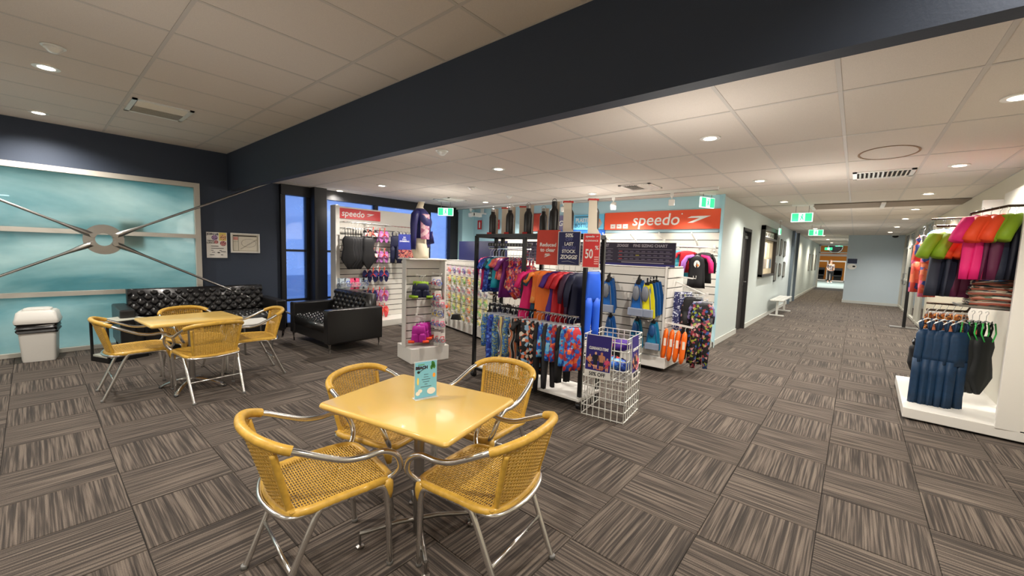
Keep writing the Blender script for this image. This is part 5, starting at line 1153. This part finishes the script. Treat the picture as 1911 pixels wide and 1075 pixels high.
for k in range(2):
    p = tloc(-.12, -.2 + .09 * k, 1.17); o = garment('shorts', F['navy'], .19, .2, p[0], p[1], p[2], 60, ['front', 'rear'][k] + ' pair of navy baby swim shorts with lime edges', 'navy and lime baby swim shorts', clip=False)
    for s in (-1, 1): G().tube([(s * .095 - .04, -.02, -.27), (s * .095 + .04, -.02, -.27)], .02, 8).build('lime_hem', F['lime'], o, smooth=2)
    G().tube([(-.08, 0, -.1), (.08, 0, -.1)], .022, 8, flat=1.6).build('lime_waistband', F['lime'], o, smooth=2)
for k in range(3):
    p = tloc(-.16 + .07 * k, -.2 + .06 * k, .62); o = garment('shorts', mat('fabric_vivid_purple', (180, 30, 150), .6), .22, .2, p[0], p[1], p[2] - .02 * (k == 0), 50 + 12 * k, ['front', 'middle', 'rear'][k] + ' pair of purple baby swim shorts with orange hems', 'purple and orange baby swim shorts', clip=False)
    for s in (-1, 1): G().tube([(s * .095 - .04, -.02, -.3), (s * .095 + .04, -.02, -.3)], .02, 8).build('orange_hem', F['tang'], o, smooth=2)
PCOL = [mat('lens_red', (220, 40, 60), .3), mat('lens_blue', (40, 80, 190), .3), mat('lens_yellow', (240, 210, 30), .3), mat('lens_pink', (240, 60, 130), .3), mat('lens_green', (90, 190, 60), .3), mat('lens_grey', (120, 130, 150), .3), mat('lens_orange', (245, 110, 50), .3)]
PKB = G().box((0, 0, -.1), (.085, .004, .16)).mesh('backing_card', bevel=.001, seg=1); LNS = G().tube([(.028 * math.cos(a), -.012, -.11 + .02 * math.sin(a)) for a in [k * PI / 5 for k in range(10)]], .007, 5, closed=True).mesh('goggle_ring', smooth=2)
STRP = G().tube([(-.03, -.012, -.11), (-.02, -.03, -.06), (.02, -.03, -.06), (.03, -.012, -.11)], .006, 5).mesh('strap', smooth=2)
BLIS = G().box((0, -.02, -.115), (.08, .035, .075)).mesh('blister', bevel=.008, seg=2)
CLR = mat('clear_blister', (235, 240, 245), .1, alpha=.25)
def pack(x, y, z, rz, lab, ca, cb, group, card=PAPER, s=1.0, blist=True, name='goggle_pack', cat='goggles'):
    t = thing(name, lab, cat, (x, y, z), rz, group); t.scale = (s, s, s)
    link('backing_card', PKB, card, t); link('goggle_ring', LNS, ca, t, (-.018, 0, 0)); link('goggle_ring', LNS, cb, t, (.018, -.003, -.004)); link('strap', STRP, cb, t)
    if blist: link('blister', BLIS, CLR, t)
    return t
rows = [(.12, 1.17, 3, 0, 1, 'small white packs with red and blue swim toys, top row of the tower', 1.0), (.12, .98, 3, 1, 0, 'small packs of blue and red goggles, second row of the tower', 1.1), (.12, .86, 4, 5, 3, 'small pale packs, third row of the tower', .9), (.15, .74, 3, 2, 1, 'packs with a yellow toy on the tower', 1.0), (.12, .60, 4, 1, 3, 'small blue and pink packs low on the tower', .95), (.12, .40, 4, 5, 0, 'small grey and red packs, lowest row of the tower', 1.1)]
for lx, z, n, a, b, lab, s in rows:
    for k in range(n):
        p = tloc(lx + .035 * (k % 2), -.08 - .055 * k, z)
        pack(p[0], p[1], p[2], R(60 + 14 * (k % 2)), lab + ', ' + ['rearmost', 'second', 'third', 'frontmost'][k if k < n - 1 else 3], PCOL[a], PCOL[b], lab, s=s)
# mannequin torso: one body, a navy long sleeved suit over it
mx, my, mz = tloc(-.06, -.02, 1.395)
t = thing('mannequin', 'headless cream mannequin torso in a navy long sleeved swim top', 'mannequin', (mx, my, mz), R(128))
PS = [(0, .105, .10, .0), (.05, .112, .105, .0), (.14, .13, .11, .01), (.2, .128, .105, .015), (.27, .108, .085, .005), (.35, .1, .078, -.01), (.43, .12, .09, -.02), (.5, .135, .1, -.02), (.57, .142, .095, -.01), (.63, .125, .075, .0), (.67, .07, .055, .01), (.69, .045, .045, .012), (.76, .042, .042, .0)]
def prof(q0, q1, k=1.0):
    return [ringe(0, z, w * k, d * k, n=22, cy=cy * 2, p=1) for z, w, d, cy in PS if q0 <= z <= q1]
MC = mat('mannequin_cream', (226, 214, 190), .4)
G().loft(prof(0, .8)).build('body', MC, t, smooth=2)
navs = mat('suit_navy', (32, 32, 96), .5)
G().loft(prof(.27, .68, 1.05)).build('swim_top', navs, t, smooth=2)
G().sheet(lambda u, v: ((.135 * (1.05) * math.sin((u - .5) * 1.1 - .95) * (1 - .12 * abs(v - .8))), -.115 * math.cos((u - .5) * 1.1 - .95) - .02, .26 + .33 * v), 8, 10).build('pink_print_panel', pattern('suit_pink_print', [(215, 170, 185), (205, 150, 170), (170, 100, 130), (225, 190, 195)], 22), t, smooth=2)
for s in (-1, 1):
    G().tube([(s * .12, .03, .615), (s * .165, .04, .57), (s * .185, .05, .45), (s * .19, .05, .3), (s * .19, .05, .12)] if s < 0 else [(s * .12, .0, .615), (s * .165, 0, .57), (s * .195, .06, .45), (s * .215, .05, .3), (s * .17, -.06, .16)], [.045, .055, .047, .04, .032], 12).build('sleeve', navs, t, smooth=2)
G().tube([(0, -.1, .36), (0, -.135, .2)], [.06, .05], 12, flat=.2).build('front_flap', navs, t, smooth=2)
G().lathe([(.047, 0), (.047, .008)], (0, 0, .757), 16).build('neck_cap', W, t)

# ================================================================ left swimwear display wall
t = thing('display_wall', 'tall white slatted display unit with a red header left of the tower', 'display stand', (-7.42, 5.2, 0), PI / 2)
slats(t, 2.0, .12, 1.98, .11, y=.0, x0=-1.5); G().b2((-1.5, .012, 0), (.5, .09, 2.27)).build('back_board', W, t); G().b2((-1.5, -.004, 1.98), (.5, .012, 2.27)).build('top_board', W, t)
G().b2((-1.58, -.1, 0), (-1.5, .1, 2.28)).build('end_panel', W, t, bevel=.004); G().b2((.5, -.1, 0), (.56, .1, 2.28)).build('end_panel', W, t, bevel=.004)
G().b2((-1.5, -.5, 0), (.5, 0, .12)).build('base', W, t, bevel=.005)
hd_ = G().b2((-1.5, -.03, 2.05), (-.62, -.004, 2.24)).build('red_header', mat('header_red', (205, 36, 44), .35, coat=.3), t)
text(hd_, 'speedo', .16, (-1.2, -.033, 2.145), WINK, bold=.0015, shear=.12); boomerang(hd_, -.84, 2.15, .13, WINK, -.031)
for x0, x1, z in ((-1.45, -.98, 1.98), (-.95, -.6, 1.98), (-.5, .3, 1.96)):
    G().tube([(x0, -.01, z), (x0, -.28, z), (x1, -.28, z), (x1, -.01, z)], .01, 8).build('hanging_rail', CHROME, t, smooth=True)
def gl(lx, ly, z): return (-7.42 - ly, 5.2 + lx, z)
for k in range(6):
    p = gl(-1.42 + .055 * k + (.06 if k == 5 else 0), -.28 - (.09 if k == 5 else 0), 1.97)
    garment('swimsuit', F['black'], .76, .36, p[0], p[1], p[2], 58 + 7 * (k % 2), ['leftmost', 'second', 'third', 'fourth', 'fifth', 'front facing'][k] + ' plain black swimsuit on the left display wall', 'black swimsuits on the left display wall', hm=WM, tag=mat('coral_card', (235, 120, 100), .5) if k == 5 else None)
for k in range(7):
    p = gl(-.42 + .08 * k, -.28, 1.95)
    garment('swimsuit' if k % 2 else 'suit', F['blackn'] if k % 2 else F['navy'], .62, .36, p[0], p[1], p[2], 40, 'dark swimsuit %s on the rail near the mannequin' % ['first', 'second', 'third', 'fourth', 'fifth', 'sixth', 'last'][k], 'dark swimsuits near the mannequin', hm=WM)
# pool slides on card hangers
SOLE = G().prism([(.045 * math.cos(a) * (1.0 + .12 * math.sin(a)), .12 * math.sin(a)) for a in [k * PI / 8 for k in range(16)]], .018).mesh('sole', bevel=.004, seg=1)
STR = G().sheet(lambda u, v: (-.048 + .096 * u, -.008 - .04 * math.sin(PI * u), -.0 + .075 * (v - .5)), 8, 3).mesh('strap', smooth=2)
HK = G().tube([(0, -.03, .03), (0, -.03, .13), (.012, -.03, .16), (0, -.03, .175)], .008, 6).tube([(-.05, -.05, .0), (0, -.03, .05), (.05, -.05, 0)], .009, 6).mesh('card_hanger', smooth=2)
REDO = mat('hanger_red_orange', (240, 70, 50), .5)
def slides(lx, z, m, sm, lab, grp):
    for k in range(2):
        p = gl(lx + .05 * k, -.1 - .1 * k, z)
        t = thing('pool_slides', lab % ['rear', 'front'][k], 'sandals', p, PI / 2 - .3, grp)
        for s in (-1, 1):
            so = link('sole', SOLE, m, t, (s * .05, 0, 0)); st = link('strap', STR, sm, t, (s * .05, -.002, .03))
        link('card_hanger', HK, REDO, t)
SL = [(mat('slide_black', (30, 28, 30), .6), mat('slide_strap_white', (225, 220, 220), .5)), (mat('slide_lilac', (190, 110, 185), .6), mat('slide_strap_lilac', (215, 150, 205), .5)), (mat('slide_navy', (30, 34, 90), .6), mat('slide_strap_navy', (60, 60, 130), .5)), (mat('slide_coral', (240, 80, 90), .6), mat('slide_strap_coral', (250, 120, 110), .5))]
SLN = ['black', 'lilac', 'navy', 'coral']
for r_, (z, cols) in enumerate([(1.74, (0, 1)), (1.34, (0, 1)), (.96, (2, 2)), (.56, (2, 1)), (.24, (3, 3))]):
    for c_, ci in enumerate(cols):
        slides(-.94 + c_ * .25, z, SL[ci][0], SL[ci][1], '%s pair of ' + SLN[ci] + ' pool slides, %s row, %s column' % (['top', 'second', 'middle', 'fourth', 'bottom'][r_], ['left', 'right'][c_]), 'pool slides on the left display wall')
        for dx in (0, .06): peg(t, -.94 + c_ * .25 + dx, -.012, z + .175)
for i, (lx, a, b) in enumerate([(-1.5, 5, 5), (-1.41, 5, 1), (-1.3, 3, 3), (-1.22, 3, 3), (-1.12, 1, 5), (-1.05, 5, 1)]):
    for k in range(2):
        p = gl(lx, -.1 - .1 * k, .9)
        t2 = pack(p[0], p[1], p[2] + .06, PI / 2, ['rear', 'front'][k] + ' flat pack in the ' + ['first', 'second', 'third', 'fourth', 'fifth', 'last'][i] + ' spot of the row beneath the black swimsuits', PCOL[a], PCOL[b], 'flat packs beneath the black swimsuits', card=[mat('card_grey', (190, 205, 215), .5), mat('card_pink', (240, 90, 130), .5)][i in (2, 3)], s=1.3)
t = thing('display_poster', 'navy poster with people printed at its foot beside the mannequin', 'poster', (-6.75, 4.75, 1.56), R(38))
rect(t, 'board', -.15, -.24, .15, .24, mat('poster_indigo', (44, 56, 140), .5), 0, .004); text(t, 'SO\nFULL\nSWIMMING', .038, (-.03, -.006, .14), WINK, bold=.0006); rect(t, 'photo_band', -.15, -.24, .15, -.06, pattern('printed_crowd', [(60, 40, 60), (190, 130, 110), (160, 50, 60), (30, 30, 50)], 26, 'noise'), -.004)
G().cyl((0, .01, -1.56), (0, .01, .2), .012).cyl((0, .01, -1.56), (0, .01, -1.54), .14).build('stand', STEEL, t)
for i, (px_, py_, pz_, c_) in enumerate([(-5.35, 3.95, 1.05, 'tan'), (-5.32, 4.05, 1.05, 'teal'), (-5.25, 3.85, .62, 'grey'), (-5.15, 3.72, .62, 'grey')]):
    t = thing('mesh_bag', ['tan mesh bag of pool toys hanging behind the tower', 'teal mesh bag hanging behind the tower', 'upper grey pull buoy pack left of the tower', 'lower grey pull buoy pack left of the tower'][i], 'bag', (px_, py_, pz_), .5)
    G().loft([ringe(0, -z * .3, .09 * w_, .05 * w_, n=12) for z, w_ in ((0, .15), (.2, .35), (.5, .8), (.85, 1), (1, .8))]).build('sack', {'tan': mat('mesh_tan', (215, 190, 140), .6), 'teal': mat('mesh_teal', (60, 160, 170), .6), 'grey': mat('mesh_grey', (175, 180, 185), .5)}[c_], t, smooth=2); G().tube([(0, 0, 0), (0, 0, .1), (.01, 0, .12)], .004, 6).build('cord', WM, t)
t = thing('accessory_spinner', 'slim white accessory stand half hidden behind the tower', 'display stand', (-5.35, 3.98, 0), .4)
G().cyl((0, .06, 0), (0, .06, 1.25), .02).build('pole', WM, t, smooth=True); G().lathe([(.2, 0), (.2, .03), (.03, .05)], (0, .06, 0)).build('base', WM, t)
for z in (.75, 1.2): G().tube([(0, .06, z), (0, -.18, z)], .006, 6).tube([(-.1, .06, z), (-.1, -.18, z)], .006, 6).tube([(-.12, .06, z), (.12, .06, z)], .006, 6).build('hook_arm', WM, t, smooth=True)

# ================================================================ goggles gondola
gx_, gy_, ga = -5.25, 5.36, R(-14)
t = thing('goggle_gondola', 'low white gondola full of goggles behind the clothes rack', 'display stand', (gx_, gy_, 0), ga)
slats(t, 2.1, .2, 1.33, .1, y=-.2, x0=-1.15); G().b2((-1.15, -.188, .2), (.95, .2, 1.33)).build('core', SLATM, t); G().b2((-1.2, -.33, .04), (1.0, .33, .2)).build('base', W, t, bevel=.005); G().b2((-1.15, -.28, 0), (.95, .28, .04)).build('plinth', BLK, t)
G().b2((-.72, -.1, 1.34), (.9, -.08, 1.7)).build('navy_header', mat('header_navy', (34, 40, 92), .5), t)
GC_ = [(3, 1), (2, 4), (0, 5), (2, 4), (2, 4), (4, 2)]
for r_, z in enumerate((1.26, 1.08, .92, .76, .58, .42)):
    for k in range(11):
        lx = -1.02 + .185 * k; a, b = GC_[r_]
        if k % 3 == 2: a, b = b, a
        if k % 4 == 3: b = 6
        ly = -.42
        x = gx_ + math.cos(ga) * lx - math.sin(ga) * ly; y = gy_ + math.sin(ga) * lx + math.cos(ga) * ly
        lab = ['fluorescent pink and blue goggles pack, top row', 'yellow and green goggles pack, second row', 'red and grey goggles pack, third row', 'yellow goggles pack, fourth row', 'yellow green goggles pack, fifth row', 'lime goggles pack, lowest row'][r_] + ' of the gondola'
        pack(x, y, z, ga, lab + ', ' + ['first', 'second', 'third', 'fourth', 'fifth', 'sixth', 'seventh', 'eighth', 'ninth', 'tenth', 'last'][k] + ' from left', PCOL[a], PCOL[b], 'goggle packs, row %d' % (r_ + 1), s=1.05, card=mat('card_lilac', (225, 205, 220), .5) if r_ == 0 else mat('card_yellow', (225, 215, 150), .5) if r_ in (1, 3, 4) else PAPER)
        peg(t, lx, -.212, z)
CASE = G().prism([(-.09, -.05), (.09, -.05), (.05, .05), (-.06, .04)], .07).mesh('case_shell', bevel=.01, seg=2)
for i, (x, y, z) in enumerate([(-5.35, 4.45, 1.02), (-5.0, 4.5, .42), (-5.25, 4.4, .33)]):
    t = thing('goggle_case', ['black goggle case sticking out on an upper hook behind the tower', 'black goggle case on a low hook near the rack post', 'black goggle case low beside the tower base'][i], 'case', (x, y, z), .5)
    link('case_shell', CASE, BLKP, t); G().tube([(0, .03, .05), (0, .03, .12)], .003, 6).tube([(0, .03, .12), (.08, .52, .12)], .004, 6).build('hook', WM, t)
t = thing('orange_pull_buoy', 'small orange foam buoy poking out beside the tower', 'swim float', (-5.1, 4.3, .6), .5); G().ell((0, 0, 0), (.1, .05, .045), 12, 8).build('foam', mat('foam_orange', (245, 95, 50), .5), t, smooth=2); G().tube([(0, .03, .03), (0, .03, .1), (.05, .6, .1)], .004, 6).build('hook', WM, t)

# ================================================================ right hand display
t = thing('wall_display_bay', 'white wall bay with low plinth and clothes rails on the right', 'display stand', (1.0, 6.3, 0))
G().b2((.22, -.78, .1), (.26, .85, 2.36)).build('back_board', mat('bay_back', (205, 202, 190), .5), t)
G().b2((.06, -.82, .1), (.29, -.78, 2.3)).build('side_panel', W, t, bevel=.004); G().b2((.06, .85, .1), (.29, .89, 2.3)).build('side_panel', W, t, bevel=.004)
G().loft([[(-.53, -.78, z), (.2, -.82, z), (.28, -.82, z), (.28, .85, z), (-.5, .75, z)] for z in (.02, .12)]).build('plinth', W, t, bevel=.006)
BRZ = mat('dark_bronze_rail', (70, 56, 46), .35, .8)
for pts in ([(.22, -.62, 2.08), (-.0, -.62, 2.08), (-.22, -.62, 2.02), (-.22, -.45, 1.92), (-.42, -.45, 1.92)], [(.22, -.2, 1.12), (-.1, -.3, 1.13), (-.14, -.45, 1.09), (-.42, -.45, 1.08)], [(.22, .0, 1.12), (-.38, .0, 1.12)], [(.22, .2, 2.06), (-.4, .2, 2.04)]):
    G().tube(pts, .012, 8).build('clothes_rail', BRZ, t, smooth=True)
G().b2((-.22, -.62, 1.145), (.22, -.25, 1.165)).build('folding_shelf', STEEL, t)
RR = [('suit', 'coralp', .62, .54, 6.35, 1.95, 'coral and blue print suit leftmost on the right wall bay'), ('suit', 'coralp', .66, .6, 6.2, 1.95, 'second coral print suit, partly behind the lime shouldered top')]
for k, (kd, f, L, x, y, z, lab) in enumerate(RR): garment(kd, F[f], L, .34, x, y, z, 55, lab, None)
G1 = [(.57, 'slate', 'lime', 'slate top with lime sleeves at the front left of the wall bay'), (.64, 'slate', 'lime', 'second slate top with lime sleeves on the wall bay'), (.71, 'maroon', 'tang', 'maroon top with tangerine sleeves, first of the left cluster'), (.76, 'maroon', 'tang', 'maroon top with tangerine sleeves, second of the left cluster'), (.81, 'maroon', 'tang', 'maroon top with tangerine sleeves, last of the left cluster')]
for k, (x, f, sf, lab) in enumerate(G1): garment('tee', F[f], .60, .38, .66 + (x - .57) * 1.15, 5.82 + .02 * k, 1.93, 42 + 9 * (k % 2), lab, 'two tone tops, left cluster', sl=F[sf])
G2 = [(.80, 'hotpink', 'hotpink', 'hot pink swim top between the two clusters of tops'), (.85, 'hotpink', 'tang', 'pink top with tangerine shoulders'), (.90, 'maroon', 'tang', 'maroon top with tangerine sleeves, first of the right cluster'), (.945, 'maroon', 'tang', 'maroon top with tangerine sleeves, second of the right cluster'), (.99, 'slate', 'lime', 'slate top with lime sleeves in the right cluster'), (1.04, 'blackn', 'lime', 'dark top with lime sleeves nearest the bay panel')]
for k, (x, f, sf, lab) in enumerate(G2): garment('tee', F[f], .56, .38, .85 + (x - .8) * 1.05, 5.68 + .0 * k, 2.07 + .002 * k, 44 + 9 * (k % 2), lab, 'two tone tops, right cluster', sl=F[sf])
for k in range(5): garment('tee', F['bluew'], .5, .32, .70 + .06 * k, 6.5, 2.03, 50, 'blue and white print top on the rear rail, %s from the left' % ['first', 'second', 'third', 'fourth', 'fifth'][k], 'blue and white tops on the rear rail')
for k in range(5): garment('shorts', F['leop'], .26, .26, .68 + .05 * k, 6.3, 1.12, 55, 'leopard print shorts on the lower rear rail, %s from the left' % ['first', 'second', 'third', 'fourth', 'fifth'][k], 'leopard print shorts')
for k in range(5): garment('suit', F['denim'], .88, .30, .60 + .058 * k, 5.84 - .0 * k, 1.09, 40 + 5 * (k % 2), 'petrol blue long suit on a white hanger, %s from the aisle' % ['first', 'second', 'third', 'fourth', 'fifth'][k], 'petrol blue long suits', tag=mat('peach_card', (240, 150, 110), .5) if k in (0, 2) else None, clip=False, hm=WM)
for k in range(4): 
    o = garment('swimsuit', F['green'], .72, .32, .87 + .045 * k, 5.95, 1.1, 42, 'black swimsuit with green strap edges, %s from the aisle' % ['first', 'second', 'third', 'fourth'][k], 'black swimsuits with green straps', tag=mat('peach_card', (240, 150, 110), .5) if k == 1 else None)
    for s in (-1, 1): G().tube([(s * .06, -.03, -.1), (s * .075, -.035, -.2), (s * .04, -.042, -.28)], .006, 6).build('green_strap_edge', mat('edge_green', (60, 200, 90), .5), o, smooth=2)
garment('swimsuit', F['black'], .36, .2, .56, 6.1, .85, 60, 'small black swimsuit behind the petrol blue suits', None)
for k in range(6):
    t = thing('folded_towel', ['bottom', 'second from bottom', 'third from bottom', 'third from top', 'second from top', 'top'][k] + ' folded patterned towel in the stack on the bay shelf', 'towel', (.98 + .012 * math.sin(k * 2), 5.87, 1.167 + k * .047), R(4 * math.sin(k * 3)), 'folded towels on the bay shelf')
    g = G()
    g.loft([ringe(0, 0, .15, .17, n=20, p=.5)] and [[(p[0], p[1], z + .006 * math.sin(p[0] * 30 + k)) for p in ringe(0, z, .15 * q, .19 * q, n=20, p=.5)] for z, q in ((0, .94), (.01, 1), (.024, .97), (.036, 1), (.046, .93))])
    g.build('folded_cloth', pattern('towel_multi', [(40, 70, 80), (190, 130, 110), (90, 110, 90), (220, 205, 185), (60, 60, 70), (200, 90, 70)], 6, 'noise', stretch=(.5, 1, 4)) if k < 5 else F['bluew'], t, smooth=2)
    G().tube([(-.14, -.18, .012), (.0, -.187, .02), (.14, -.18, .012)], .009, 6).build('folded_hem', mat('hem_rust', (150, 80, 60), .6), t, smooth=2)
